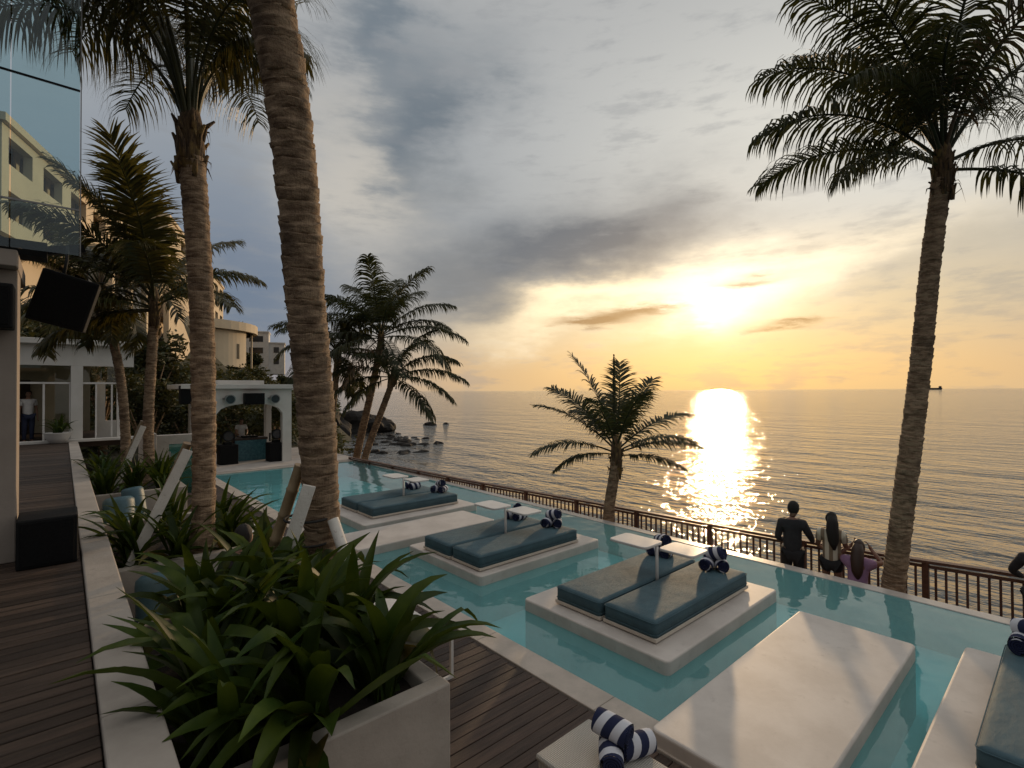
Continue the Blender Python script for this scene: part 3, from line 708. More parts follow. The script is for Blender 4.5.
palm('tallest palm of the cluster beyond the far end of the railing', (11.0, 24.9, -2.2), [(0, 0, 0), (.25, -.6, 2.6), (.5, -1.6, 5.6), (.62, -2.2, 7.7)], .2, .15, fr, 5, group='palms beyond the far end of the railing', lw=.058, nl=70, ll=1.15, hm=2.2, dead=(17,))
rr = random.Random(9)
palm('dark palm on the landward side of the cluster beyond the railing', (9.9, 25.4, -1.6), [(0, 0, 0), (.15, -.1, 2.0), (.5, 0, 4.5), (.75, .2, 6.4)], .19, .15, ring_fronds(rr, 19, 3.6, -30, 80), 6, group='palms beyond the far end of the railing', lw=.062, ll=1.15, hm=2.2)
rr = random.Random(10)
fr = [(V0 + 5, 18, 55, 3.5, .2), (V0 - 12, 2, 55, 3.2, .2), (V0 + 20, 40, 70, 3.4, .25), (V0 + 330, -25, 40, 2.9, .3), (V0 + 60, 60, 60, 3.0), (V0 + 120, 50, 60, 3.0), (V0 + 180, 25, 60, 3.0), (V0 + 200, 5, 60, 3.0), (V0 + 250, 40, 60, 2.8), (V0 + 290, 20, 60, 2.8), (V0 + 30, 66, 50, 3.0), (V0 + 215, -15, 50, 2.8, .3)]
palm('lowest palm of the cluster, fronds low over the sea', (10.9, 24.0, -2.2), [(0, 0, 0), (.3, -.6, 2.2), (.75, -1.6, 4.6), (.95, -2.1, 5.75)], .18, .14, fr, 7, group='palms beyond the far end of the railing', lw=.058, ll=1.15, hm=2.2)
# F: small palm against the sea
fr = [(V0 + 178, 22, 55, 1.95, .12), (V0 + 166, 44, 40, 2.15, .08), (V0 + 152, 55, 38, 2.2, .08), (V0 + 135, 72, 22, 2.35, .06), (V0 + 100, 86, 8, 2.05, .05, 0, .12), (V0 + 62, 72, 22, 2.2, .06), (V0 + 40, 60, 34, 2.2, .07), (V0 + 18, 38, 38, 2.1, .1), (V0 + 0, 20, 40, 1.95, .14), (V0 - 15, 5, 38, 1.5, .16),
      (V0 + 190, 10, 60, 1.5, .2), (V0 + 285, 60, 45, 1.9), (V0 + 235, 56, 45, 1.9), (V0 + 80, 55, 40, 2.0), (V0 + 120, 45, 45, 1.9), (V0 + 340, 30, 50, 1.7, .15)]
palm('small young palm standing alone against the sea at the railing', (9.55, 7.4, -.86), [(0, 0, 0), (.02, 0, .9), (.14, -.06, 1.7), (.2, -.1, 2.2)], .13, .12, fr, 8, lw=.036, nl=60, ll=.98, hm=1.9, ring=.06)
# G: tall palm on the sea side
fr = [(V0 + 182, 38, 74, 2.8, .3), (V0 + 176, 60, 82, 3.0, .26), (V0 + 195, 12, 64, 2.2, .4), (V0 + 165, 76, 62, 3.2, .22), (V0 + 228, 64, 124, 2.6, .34, 10), (V0 + 268, 68, 108, 2.7, .3), (V0 + 4, 26, 70, 2.9, .36), (V0 - 12, -2, 62, 2.4, .4), (V0 + 20, 50, 66, 3.6, .28),
      (V0 + 40, 70, 58, 3.7), (V0 + 95, 84, 30, 3.7), (V0 + 130, 72, 56, 3.2), (V0 + 205, 72, 62, 3.0), (V0 + 250, 82, 50, 3.3), (V0 + 310, 72, 70, 3.2), (V0 + 345, 60, 78, 3.4), (V0 + 70, 52, 66, 3.6), (V0 + 215, 46, 88, 2.6, .3), (V0 + 140, 34, 66, 2.6)]
palm('tall leaning palm at the railing beside the people', (9.6, 2.05, -.86), [(0, 0, 0), (.02, -.12, 1.2), (.02, -.42, 3.9), (.0, -.58, 5.6), (.0, -.74, 6.95)], .158, .118, fr, 9, lw=.032, nl=74, ll=1.12, hm=2.5, ring=.07, boots=18, dead=(5,))

# ------------------------------------------------------------------ palm props
def prop(name, label, p0, p1, kind):
    o = Vector(p0); v = Vector(p1) - o; mb = MB()
    if kind == 'bamboo':
        pts, rad = [], []; n = 6
        for i in range(n):
            for f_, r_ in ((0, .060), (.06, .052), (.94, .052)): pts.append(v * ((i + f_) / n)); rad.append(r_)
        pts.append(v); rad.append(.055); mb.tube(pts, rad, 12)
        ob = mb.build(name, M['bamboo'], loc=o)
    elif kind == 'plank': mb.bar((0, 0, 0), v, .045, .11); ob = mb.build(name, M['plank'], loc=o, bevel=.006)
    else: mb.tube([(0, 0, 0), v * .5, v], .05, 14); ob = mb.build(name, M['plank'], loc=o)
    return tag(ob, label, 'prop', 'props holding up the palms')
prop('bamboo_prop', 'bamboo pole propping the thickest palm', (1.36, 5.28, .85), (1.68, 4.90, 2.26), 'bamboo')
prop('plank_prop', 'broad white plank leaning on the thickest palm', (1.25, 4.66, .85), (1.64, 4.56, 2.12), 'plank')
prop('pole_prop', 'round white pole leaning on the pool side of the thickest palm', (2.02, 4.10, .82), (1.86, 4.58, 1.78), 'pole')
prop('bamboo_prop', 'bamboo pole propping the ringed palm of the middle planter', (.72, 8.05, .85), (1.20, 7.60, 2.30), 'bamboo')
prop('plank_prop', 'white plank leaning on the ringed palm of the middle planter', (.56, 7.36, .85), (1.16, 7.34, 2.24), 'plank')
prop('bamboo_prop', 'bamboo pole propping the slim palm with the fan frond', (.88, 14.5, .85), (1.38, 14.28, 2.30), 'bamboo')
prop('plank_prop', 'thin white plank leaning on the slim palm with the fan frond', (.86, 14.0, .85), (1.36, 14.0, 2.20), 'plank')
for z_, (x, y) in ((1.55, (1.74, 4.83)), (1.78, (1.71, 4.80))):
    mb = MB(); mb.tube([(x + .2 * math.cos(k * PI / 10), y + .2 * math.sin(k * PI / 10), z_) for k in range(21)], .012, 6, False)
    tag(mb.build('strap', M['rope']), 'upper black strap tied round the thickest palm' if z_ > 1.6 else 'lower black strap tied round the thickest palm', 'strap')

# ------------------------------------------------------------------ sunken booths: bolsters
def bolster(x, y, z, r, L, rz, label):
    mb = MB(); n = 8
    prof = [(r * .3, 0), (r * .8, .01), (r * .97, .05), (r, .1)] + [(r * (1 + .01 * math.sin(k)), .1 + (L - .2) * k / n) for k in range(1, n)] + [(r, L - .1), (r * .97, L - .05), (r * .8, L - .01), (r * .3, L)]
    mb.lathe(prof, 28); o = mb.build('bolster', M['teal'], loc=(x, y, z)); o.rotation_euler = (R(-14), 0, rz)
    tag(o, label, 'cushion', 'teal bolsters in the sunken booths')
bolster(.84, 6.45, .32, .27, .72, 0, 'fat teal bolster standing in the nearer booth, by the ledge')
bolster(.80, 11.7, .30, .24, .74, .1, 'teal bolster in the farther booth, half hidden by leaves')
bolster(1.10, 11.95, .3, .18, .86, .5, 'slim teal bolster leaning in the farther booth')
for (y0, y1, l) in ((5.36, 6.99, 'built-in white bench of the nearer booth'), (9.71, 12.39, 'built-in white bench of the farther booth')):
    mb = MB(); mb.box(.40, 1.2, y0, y1, .03, .45); tag(mb.build('booth_bench', M['planterwhite'], bevel=.015), l, 'bench')

# ================================================================== POOL PLATFORMS, DAYBEDS, TABLES, TOWELS
def platform(x0, x1, y0, y1, label, z=.15):
    mb = MB(); w, L = x1 - x0, y1 - y0; r = .06; poly = []
    for cx, cy, a0 in ((w - r, r, -90), (w - r, L - r, 0), (r, L - r, 90), (r, r, 180)):
        for k in range(5): a_ = R(a0 + k * 22.5); poly.append((cx + r * math.cos(a_), cy + r * math.sin(a_)))
    mb.prism(poly, -.7, z)
    return tag(mb.build('pool_platform', M['plaster'], loc=(x0, y0, 0), bevel=.022, seg=3), label, 'platform', 'stone platforms standing in the pool')
platform(4.66, 7.48, 2.86, 5.04, 'square stone platform with the two daybeds nearest the leaning tall palm')
platform(3.655, 7.0, 1.24, 2.42, 'broad bare stone platform in the near part of the pool, reaching the coping')
platform(4.60, 7.36, -1.30, .88, 'stone platform cut by the picture edge, under the nearest daybed')
platform(4.72, 7.55, 6.05, 8.18, 'square stone platform under the middle pair of daybeds')
platform(3.90, 7.05, 8.52, 9.70, 'bare stone platform between the middle and the farthest daybeds')
platform(4.72, 7.70, 9.98, 12.30, 'square stone platform under the farthest pair of daybeds')

def soft_slab(w, L, h, r=.05, nx=14, ny=10, puff=.012):
    """a cushion: rounded edges, slightly domed top"""
    mb = MB(); rows = []
    prof = [(0.0, 0.0), (.0, h - r), (r * .12, h - r * .5), (r * .45, h - r * .14), (r, h)]
    def ring(inset, z):
        out_ = []; rc = .05; hw, hl = w / 2 - inset, L / 2 - inset
        for cx, cy, a0 in ((1, -1, -90), (1, 1, 0), (-1, 1, 90), (-1, -1, 180)):
            for k in range(4):
                a_ = R(a0 + k * 30); rr_ = max(.008, rc - inset * .6)
                out_.append((cx * (hw - rr_) + rr_ * math.cos(a_), cy * (hl - rr_) + rr_ * math.sin(a_), z))
        return out_
    ringz = [ring(i_, z) for i_, z in prof] + [ring(r + (min(w, L) / 2 - r) * q, h + puff * (1 - (1 - q) ** 2)) for q in (.15, .35, .6, .85)]
    n = 16; vs = [p for rg in ringz for p in rg]; fs = []
    for i in range(len(ringz) - 1):
        for k in range(n): fs.append((i * n + k, i * n + (k + 1) % n, (i + 1) * n + (k + 1) % n, (i + 1) * n + k))
    fs.append(tuple((len(ringz) - 1) * n + k for k in range(n))); fs.append(tuple(reversed(range(n))))
    return mb.add(vs, fs, True)
def daybed(x0, x1, y0, y1, label, z=.152):
    cx, cy = (x0 + x1) / 2, (y0 + y1) / 2; w, L = x1 - x0, y1 - y0
    t = thing('daybed', label, 'daybed', (cx, cy, z), 0, 'teal daybeds on the pool platforms')
    mb = MB(); mb.box(-w / 2, w / 2, -L / 2, L / 2, .012, .055); mb.build('base_board', M['board'], t, bevel=.006)
    mb = MB()
    for sx in (-1, 1):
        for sy in (-1, 1): mb.box(sx * (w / 2 - .12) - .04, sx * (w / 2 - .12) + .04, sy * (L / 2 - .12) - .04, sy * (L / 2 - .12) + .04, 0, .011)
    mb.build('foot', M['black'], t)
    o = soft_slab(w - .012, L - .012, .185).build('mattress', M['tealfab'], t); o.location = (0, 0, .056)
    for zz in (.03, .158):
        mb = MB(); hw, hl = w / 2 - .004, L / 2 - .004
        mb.tube([(-hw + .05, -hl, zz), (hw - .05, -hl, zz), (hw - .012, -hl + .012, zz), (hw, -hl + .05, zz), (hw, hl - .05, zz), (hw - .012, hl - .012, zz), (hw - .05, hl, zz), (-hw + .05, hl, zz), (-hw + .012, hl - .012, zz), (-hw, hl - .05, zz), (-hw, -hl + .05, zz), (-hw + .012, -hl + .012, zz), (-hw + .05, -hl, zz)], .005, 6, False)
        mb.build('piping', M['tealfab'], o)
    return t
daybed(4.88, 7.20, 3.14, 3.87, 'nearer daybed of the near pair')
daybed(4.86, 7.18, 3.90, 4.64, 'farther daybed of the near pair, behind the table post')
daybed(4.90, 7.15, -.22, .55, 'daybed at the corner of the picture, cut off by its edge')
daybed(4.90, 7.15, -1.02, -.25, 'hidden second daybed beside the cut-off one')
daybed(4.82, 7.12, 6.20, 6.96, 'nearer daybed of the middle pair, towel pile at its sea end')
daybed(4.80, 7.10, 6.99, 7.80, 'farther daybed of the middle pair, behind the table post')
daybed(5.08, 7.38, 10.34, 11.10, 'nearer daybed of the farthest pair, towel pile at its sea end')
daybed(5.06, 7.36, 11.13, 12.00, 'farther daybed of the farthest pair, behind the table post')
def table(x, y, label, rz=0):
    t = thing('swivel_table', label, 'table', (x, y, .152), rz, 'white two-tray tables between the daybeds')
    mb = MB(); mb.lathe([(.13, 0), (.13, .012), (.03, .02), (.022, .03)], 20); mb.build('foot', M['metalwhite'], t)
    mb = MB(); mb.tube([(0, 0, .02), (0, 0, .66)], .022, 14); mb.build('post', M['metalwhite'], t)
    def tray(cx, cy, z, w, L):
        r = .07; poly = []
        for sx, sy, a0 in ((1, -1, -90), (1, 1, 0), (-1, 1, 90), (-1, -1, 180)):
            for k in range(5): a_ = R(a0 + k * 22.5); poly.append((cx + sx * (w / 2 - r) + r * math.cos(a_), cy + sy * (L / 2 - r) + r * math.sin(a_)))
        mb = MB(); mb.prism(poly, z, z + .035); mb.build('tray', M['metalwhite'], t, bevel=.01)
    tray(-.06, .30, .665, .44, .62); tray(.20, -.28, .615, .44, .52)
table(6.08, 3.885, 'white table with two swivel trays over the near pair of daybeds')
table(6.02, 6.975, 'white table with two swivel trays over the middle pair of daybeds')
table(6.28, 11.115, 'white table with two swivel trays over the farthest pair of daybeds')

def towel_mesh(L, r):
    mb = MB(); th = .017; turns = r / th; n = 20; N = int(turns * n)
    def rad(i): return max(.004, r * (1 - i / N))
    nx = 9; outer = []
    for j in range(nx + 1):
        x = -L / 2 + L * j / nx; k_ = 1 - .06 * (abs(j - nx / 2) / (nx / 2)) ** 3
        outer.append([(x, k_ * r * math.cos(2 * PI * k / n) * (1.04 if k % 7 else 1.0), k_ * r * math.sin(2 * PI * k / n) * .94) for k in range(n)])
    vs = [p for rg in outer for p in rg]
    mb.add(vs, [(j * n + k, j * n + (k + 1) % n, (j + 1) * n + (k + 1) % n, (j + 1) * n + k) for j in range(nx) for k in range(n)], True)
    for s in (-1, 1):                               # spiral wound ends
        x0 = s * L / 2; vs, fs = [], []
        M_ = 5; K = int(n * 4)
        for i in range(K + 1):
            a_ = 2 * PI * i / n; ra = .94 * r * (1 - i / (K + 6)); 
            for q in (0, .35, .7, 1.0):
                rr_ = ra - q * .94 * r * n / (K + 6) * 1.0
                bump_ = .012 * math.sin(PI * q)
                vs.append((x0 + s * (bump_ - .001) - s * .010 * (1 - ra / r), max(.001, rr_) * math.cos(a_), max(.001, rr_) * math.sin(a_) * .94))
        for i in range(K):
            for q in range(3): fs.append((i * 4 + q, i * 4 + q + 1, (i + 1) * 4 + q + 1, (i + 1) * 4 + q))
        mb.add(vs, fs, True)
    return mb
first_towel = None
def towel(x, y, z, rz, tilt, label, s=1.0):
    global first_towel
    if first_towel is None: first_towel = towel_mesh(.25, .083).build('rolled_towel', M['stripe']); o = first_towel
    else: o = first_towel.copy(); COL.objects.link(o)
    o.location = (x, y, z); o.rotation_euler = (R(37 * ((len(bpy.data.objects) * 7) % 9)), R(tilt), R(rz)); o.scale = (s, s, s)
    return tag(o, label, 'towel', 'striped rolled towels')
def pile(x, y, z, where, rz=0, s=1.12, spread=.15):
    c_, s_ = math.cos(R(rz)), math.sin(R(rz))
    o1 = (-spread * .5 * s_ * -1, spread * .5 * c_ * -1)
    towel(x - s_ * -.075 * s, y + c_ * -.078 * s, z + .072 * s, rz + 4, 0, 'lower front striped towel roll ' + where, s)
    towel(x - s_ * .078 * s, y + c_ * .078 * s, z + .072 * s, rz - 24, 0, 'lower back striped towel roll ' + where, s)
    towel(x + .02 * s, y, z + .195 * s, rz + 48, 14, 'topmost striped towel roll ' + where, s)
ZM = .152 + .056 + .195
pile(6.93, 3.50, ZM, 'on the nearer daybed of the near pair', 35)
pile(6.93, 4.34, ZM, 'on the farther daybed of the near pair', 10)
pile(7.00, .34, ZM, 'on the daybed cut off by the picture edge', 20)
pile(6.88, 6.62, ZM, 'on the nearer daybed of the middle pair', 40)
pile(6.76, 7.50, ZM, 'on the farther daybed of the middle pair', 5)
pile(7.12, 10.78, ZM, 'on the nearer daybed of the farthest pair', 30)
pile(6.86, 11.66, ZM, 'on the farther daybed of the farthest pair', 0)

# woven ottoman and white-framed bench on the deck
t = thing('woven_ottoman', 'long woven pale ottoman on the deck with three rolled towels', 'ottoman', (2.78, 1.80, .02))
mb = MB(); mb.box(-.29, .29, -.78, .78, .34, .385); mb.build('seat', M['rattan'], t, bevel=.015)
mb = MB(); mb.box(-.275, .275, -.765, -.74, .03, .338); mb.box(-.275, .275, .74, .765, .03, .338); mb.box(-.275, -.25, -.738, .738, .03, .338); mb.box(.25, .275, -.738, .738, .03, .338); mb.build('skirt', M['rattan'], t, bevel=.006)
for sx in (-.24, .24):
    for sy in (-.72, .72):
        mb = MB(); mb.box(sx - .018, sx + .018, sy - .018, sy + .018, 0, .33); mb.build('leg', M['metalwhite'], t)
TX, TY, TZ = 2.90, 2.14, .405
towel(2.80, 2.16, TZ + .072, 40, 0, 'lower left striped towel roll on the woven ottoman')
towel(3.00, 2.10, TZ + .072, -20, 0, 'lower right striped towel roll on the woven ottoman')
towel(2.87, 2.20, TZ + .20, -78, 6, 'topmost striped towel roll on the woven ottoman')
def frame_bench(x, y, L, label):
    t = thing('low_table', label, 'bench', (x, y, .02), 0, 'white framed benches on the pool deck')
    mb = MB(); mb.box(-.27, .27, -L / 2, L / 2, .40, .43); mb.build('top', M['metalwhite'], t, bevel=.005)
    for sy in (-1, 1):
        yy = sy * (L / 2 - .018); mb = MB()
        mb.box(-.262, -.232, yy - .015, yy + .015, .031, .399); mb.box(.232, .262, yy - .015, yy + .015, .031, .399); mb.box(-.262, .262, yy - .015, yy + .015, 0, .03)
        mb.build('leg_frame', M['metalwhite'], t)
frame_bench(2.74, 5.05, 1.5, 'white metal framed bench on the deck beside the near planter')
frame_bench(2.60, 9.75, 1.4, 'white metal framed bench beside the middle planter, holding one towel')
towel(2.66, 9.60, .53, 30, 0, 'single striped towel roll beyond the bamboo prop, on the far bench')

# ================================================================== RAILING
RAIL = [(11.1, -1.8), (10.76, .88), (10.48, 2.06), (10.22, 4.19), (9.98, 8.0), (9.55, 12.7), (9.20, 21.1)]
def rail_x(y):
    for (xa, ya), (xb, yb) in zip(RAIL, RAIL[1:]):
        if y <= yb: return xa + (xb - xa) * (y - ya) / (yb - ya)
    return RAIL[-1][0]
WZ = -.86; RT = .15 - WZ
t = thing('railing', 'long brown slatted railing between the pool walkway and the sea', 'railing', (0, 0, WZ))
def P(y, z=0): return Vector((rail_x(y), y, z))
NP_ = 13; ys = [-1.74 + 22.6 * k / NP_ for k in range(NP_ + 1)]
for y in ys:
    p = P(y); mb = MB(); mb.box(p.x - .045, p.x + .045, p.y - .045, p.y + .045, 0, RT - .045); mb.build('post', M['rail'], t, bevel=.006)
mb = MB()
yy = [-1.74 + 22.6 * k / 52 for k in range(53)]
for a_, b_ in zip(yy, yy[1:]): mb.bar(P(a_, RT - .02), P(b_, RT - .02), .13, .045)
mb.build('handrail', M['rail'], t)
mb = MB()
for a_, b_ in zip(ys, ys[1:]):
    mb.bar(P(a_ + .046, RT - .10), P(b_ - .046, RT - .10), .035, .05); mb.bar(P(a_ + .046, .11), P(b_ - .046, .11), .035, .05)
mb.build('rail_bar', M['rail'], t)
for a_, b_ in zip(ys, ys[1:]):
    mb = MB(); n = 14
    for k in range(1, n):
        p = P(a_ + (b_ - a_) * k / n); mb.box(p.x - .013, p.x + .013, p.y - .016, p.y + .016, .136, RT - .126)
    mb.build('baluster_panel', M['rail'], t)

# ================================================================== DJ PAVILION
t = thing('dj_pavilion', 'white arched DJ pavilion at the far end of the pool', 'pavilion', (0, 0, .06))
FY = 22.15
mb = MB(); mb.wall(3.98, 7.22, 0, 3.02, FY, FY + .28, 4.42, 6.86, 0, 2.02, .42, 16); mb.build('front_arch', M['wallwhite'], t)
for x in (3.98, 6.98):
    mb = MB(); mb.box(x, x + .24, FY + 2.75, FY + 3.05, 0, 3.02); mb.build('rear_pier', M['wallwhite'], t, bevel=.01)
mb = MB(); mb.wall(FY + .285, FY + 2.745, 2.0, 3.02, 6.99, 7.21, FY + .30, FY + 2.73, 1.999, 2.1, .5, 12, f=lambda p: (p[1], p[0], p[2])); mb.build('side_beam', M['wallwhite'], t)
mb = MB(); mb.box(3.99, 4.21, FY + .285, FY + 2.745, 2.45, 3.02); mb.box(4.225, 6.975, FY + 2.8, FY + 3.0, 2.45, 3.02); mb.build('rear_beam', M['wallwhite'], t)
mb = MB(); mb.box(3.25, 7.32, FY - .15, FY + 3.2, 3.022, 3.2); mb.build('roof', M['wallwhite'], t, bevel=.015)
mb = MB(); mb.box(4.5, 6.2, FY + .2, FY + 2.8, 3.202, 3.36); mb.build('roof_box', M['wallwhite'], t, bevel=.015)
for x, l in ((4.86, 'round spotlight on the pavilion arch, ledge side'), (6.50, 'round spotlight on the pavilion arch, sea side')):
    s = thing('spotlight', l, 'lamp', (x, FY - .02, 2.70), 0, 'round spotlights on the pavilion')
    mb = MB(); mb.tube([(0, -.02, 0), (0, -.24, -.03)], [.16, .19], 18); mb.build('housing', M['silver'], s)
    mb = MB(); mb.tube([(0, -.243, -.031), (0, -.255, -.033)], .155, 18); mb.build('lens', M['lens'], s)
    mb = MB(); mb.box(-.22, .22, -.03, .02, -.03, .03); mb.build('bracket', M['silver'], s)
def speaker_box(name, label, cat, loc, w, d, h, rz=0, rx=0, group='black loudspeakers', ry=0, stand=None):
    s = thing(name, label, cat, loc, rz, group); s.rotation_euler = (R(rx), R(ry), rz)
    mb = MB(); mb.box(-w / 2, w / 2, -d / 2, d / 2, 0, h); mb.build('cabinet', M['black'], s, bevel=.015)
    mb = MB(); mb.box(-w / 2 + .03, w / 2 - .03, -d / 2 - .012, -d / 2 - .001, .03, h - .03); mb.build('grille', M['grille'], s, bevel=.004)
    if stand:
        mb = MB(); mb.tube(stand, .018, 8); mb.build('bracket', M['black'], s)
    return s
speaker_box('loudspeaker', 'wide black loudspeaker under the middle of the pavilion arch', 'loudspeaker', (5.70, FY - .24, 2.46), .70, .4, .45, stand=[(0, .2, .3), (0, .24, .3)])
speaker_box('loudspeaker', 'black loudspeaker hanging beside the pavilion, behind the ringed palm', 'loudspeaker', (3.46, FY + .1, 2.52), .44, .4, .68, stand=[(0, 0, .67), (0, 0, .66)])
for x, y, l in ((4.98, 22.9, 'black subwoofer left of the DJ table, lamp on top'), (6.72, 22.55, 'black subwoofer to the sea side of the DJ table, lamp on top')):
    speaker_box('subwoofer', l, 'loudspeaker', (x, y, .062), .66, .6, .78)
    s = thing('stage_lamp', l.replace('black subwoofer', 'round black stage lamp on the subwoofer').replace(', lamp on top', ''), 'lamp', (x, y, .844), 0, 'stage lamps on the subwoofers')
    mb = MB(); mb.box(-.14, .14, -.12, .12, 0, .1); mb.build('base', M['black'], s, bevel=.01)
    mb = MB(); mb.tube([(0, .16, .34), (0, -.1, .34), (0, -.17, .34)], [.15, .22, .21], 20); mb.build('head', M['black'], s)
    mb = MB(); mb.tube([(0, -.172, .34), (0, -.18, .34)], .17, 18); mb.build('lens', M['lens'], s)
    for sx in (-.24, .24):
        mb = MB(); mb.box(sx - .02, sx + .02, -.05, .05, .05, .4); mb.build('yoke_arm', M['black'], s)
t = thing('dj_table', 'DJ table with a mottled blue mosaic front', 'table', (5.98, 23.75, .062))
mb = MB(); mb.box(-.62, .62, -.33, -.28, 0, .86); mb.build('front_panel', M['mosaic'], t)
mb = MB(); mb.box(-.66, .66, -.36, .36, .862, .95); mb.build('top', M['darkwood'], t, bevel=.01)
mb = MB(); mb.box(-.62, -.57, -.278, .3, 0, .86); mb.build('side_panel', M['darkwood'], t)
mb = MB(); mb.box(.57, .62, -.278, .3, 0, .86); mb.build('side_panel', M['darkwood'], t)
t = thing('mixing_console', 'small black mixing console on the DJ table', 'mixer', (6.0, 23.75, 1.013))
mb = MB(); mb.box(-.3, .3, -.18, .18, 0, .07); mb.build('console', M['black'], t, bevel=.008)
for k in range(4):
    mb = MB(); mb.lathe([(.03, .071), (.028, .09)], 10, (-.2 + .13 * k, 0, 0)); mb.build('knob', M['silver'], t)

# ================================================================== WHITE HOUSE AT THE END OF THE UPPER WALKWAY
HY = 22.80
t = thing('white_house', 'low white house with glass doors at the end of the walkway', 'house', (0, HY, 1.30))
W_ = M['wallwhite']
mb = MB(); mb.box(-5, 2.16, -.25, 6.4, 3.28, 3.46); mb.build('roof', W_, t, bevel=.012)
mb = MB(); mb.box(-5, 1.92, 0, .25, 2.58, 3.278); mb.build('fascia', W_, t)
mb = MB(); mb.box(.20, .52, 0, .3, 0, 2.578); mb.build('pier', W_, t, bevel=.01)
mb = MB(); mb.box(1.44, 1.62, 0, .25, 0, 2.578); mb.build('pier', W_, t, bevel=.01)
mb = MB(); mb.box(-5, -1.25, 0, .25, 0, 2.578); mb.build('wall', W_, t)
mb = MB(); mb.box(-5, 2.0, -.35, -.02, 0, .09); mb.build('threshold', W_, t, bevel=.01)
mb = MB(); mb.box(-1.248, .198, .06, .14, 1.96, 2.02); mb.box(.522, 1.438, .06, .14, 1.96, 2.02); mb.build('transom', M['metalwhite'], t)
mb = MB(); mb.box(-1.24, .19, .09, .10, 2.03, 2.57); mb.box(.53, 1.43, .09, .10, 2.03, 2.57); mb.build('transom_glass', M['clearglass'], t)
mb = MB(); mb.box(-.44, .16, .09, .10, .06, 1.95); mb.build('glass_panel', M['clearglass'], t)
mb = MB(); mb.box(-.50, -.445, .07, .12, 0, 1.955); mb.box(.162, .195, .07, .12, 0, 1.955); mb.build('door_frame', M['metalwhite'], t)
mb = MB(); mb.box(.85, .90, .07, .12, 0, 1.955); mb.box(1.28, 1.33, .07, .12, 0, 1.955); mb.build('door_frame', M['metalwhite'], t)
mb = MB(); mb.box(-5, .9, 6.0, 6.2, 0, 3.278); mb.build('rear_wall', M['interior'], t)
mb = MB(); mb.box(.46, .515, .32, 3.4, 0, 2.578); mb.build('inner_wall', M['interior'], t)
mb = MB(); mb.box(-5, 1.7, 0, 6.2, -.2, -.01); mb.build('floor_slab', M['deckup'], t)
mb = MB(); mb.box(-2.6, -1.0, 5.9, 5.99, 0, 2.2); mb.build('inner_door', M['darkwood'], t)
mb = MB(); mb.box(.95, 1.18, 1.2, 1.45, 0, 2.1); mb.box(.95, 1.6, 1.25, 1.4, 0, .62); mb.build('inner_post', W_, t)
t = thing('potted_plant', 'leafy plant in a white bowl by the house doors', 'potted plant', (-.12, 22.28, 1.302))
mb = MB(); mb.lathe([(.15, 0), (.2, .03), (.30, .18), (.34, .33), (.36, .36), (.32, .36), (.30, .30)], 24); mb.build('bowl', M['metalwhite'], t)
mb = MB(); rr = random.Random(5)
for i in range(26): strap_leaf(mb, rr, (rr.uniform(-.1, .1), rr.uniform(-.1, .1), .30), rr.uniform(0, 6.28), rr.uniform(.5, .85), .07, R(rr.uniform(45, 85)), rr.uniform(.8, 2.0))
mb.build('foliage', M['strap'], t)
# low cream walls and green glass screen beyond the farthest planter
for (x0, x1, y0, y1, z0, z1, l) in ((1.72, 2.02, 17.6, 19.0, .02, 1.78, 'short cream wall between the two slim palms, lit by the sun'), (2.03, 3.05, 18.4, 18.65, .02, 1.66, 'low cream wall to the pool side of the slim palms')):
    mb = MB(); mb.box(x0, x1, y0, y1, z0, z1); tag(mb.build('low_wall', M['planterwhite'], bevel=.02), l, 'wall')
t = thing('glass_screen', 'green glass screen beyond the farthest planter', 'glass screen', (2.5, 16.75, .02))
mb = MB(); mb.box(-.3, .6, -.008, .008, .1, 1.5); mb.build('pane', M['greenglass'], t)
for x in (-.28, .58):
    mb = MB(); mb.box(x - .02, x + .02, -.02, .02, 0, 1.3); mb.build('post', M['silver'], t)

# ================================================================== NEAR BUILDING: COLUMN WALL, GLASS STOREY, SPEAKERS
t = thing('glass_building', 'tall building with a glass upper storey beside the upper walkway', 'building', (0, 6.72, 1.30))
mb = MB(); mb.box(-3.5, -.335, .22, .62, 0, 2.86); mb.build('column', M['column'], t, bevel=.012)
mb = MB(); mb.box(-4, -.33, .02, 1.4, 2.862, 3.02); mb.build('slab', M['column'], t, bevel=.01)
zs = [3.03, 3.50, 4.72, 7.2]
xs = [-4., -1.9, -.385, .12]
for (za, zb) in zip(zs, zs[1:]):
    for (xa, xb) in zip(xs, xs[1:]):
        mb = MB(); mb.box(xa + .006, xb - .004, .0, .014, za + .008, zb - .008); mb.build('glass_pane', M['glass'], t)
mb = MB()
for z in zs[2:3]: mb.box(-4, .118, -.004, .018, z - .008, z + .008)
mb.build('joint', M['black'], t)
mb = MB(); mb.box(-4, .118, -.002, .016, 3.492, 3.508); mb.box(.121, .13, -.002, .016, 3.03, 7.2); mb.build('edge_trim', M['silver'], t)
speaker_box('wall_speaker', 'black speaker fixed high on the column', 'loudspeaker', (-.55, 6.78, 3.56), .40, .28, .42, stand=[(0, .14, .2), (0, .17, .2)])
s = speaker_box('hanging_speaker', 'big black tilted loudspeaker hanging beside the glass storey', 'loudspeaker', (-.06, 8.0, 3.74), .52, .42, .60, rz=R(-3), rx=4, ry=15, stand=[(-.1, .1, .59), (-.14, .3, .8), (-.2, .5, 1.0)])
mb = MB(); mb.box(-4, -.15, 8.35, 8.7, 4.6, 4.78)
mb.bar((-.2, 8.5, 4.70), (.2, 8.5, 4.80), .1, .1)
tag(mb.build('steel_arm', M['black']), 'dark arm carrying the tilted hanging loudspeaker', 'bracket')
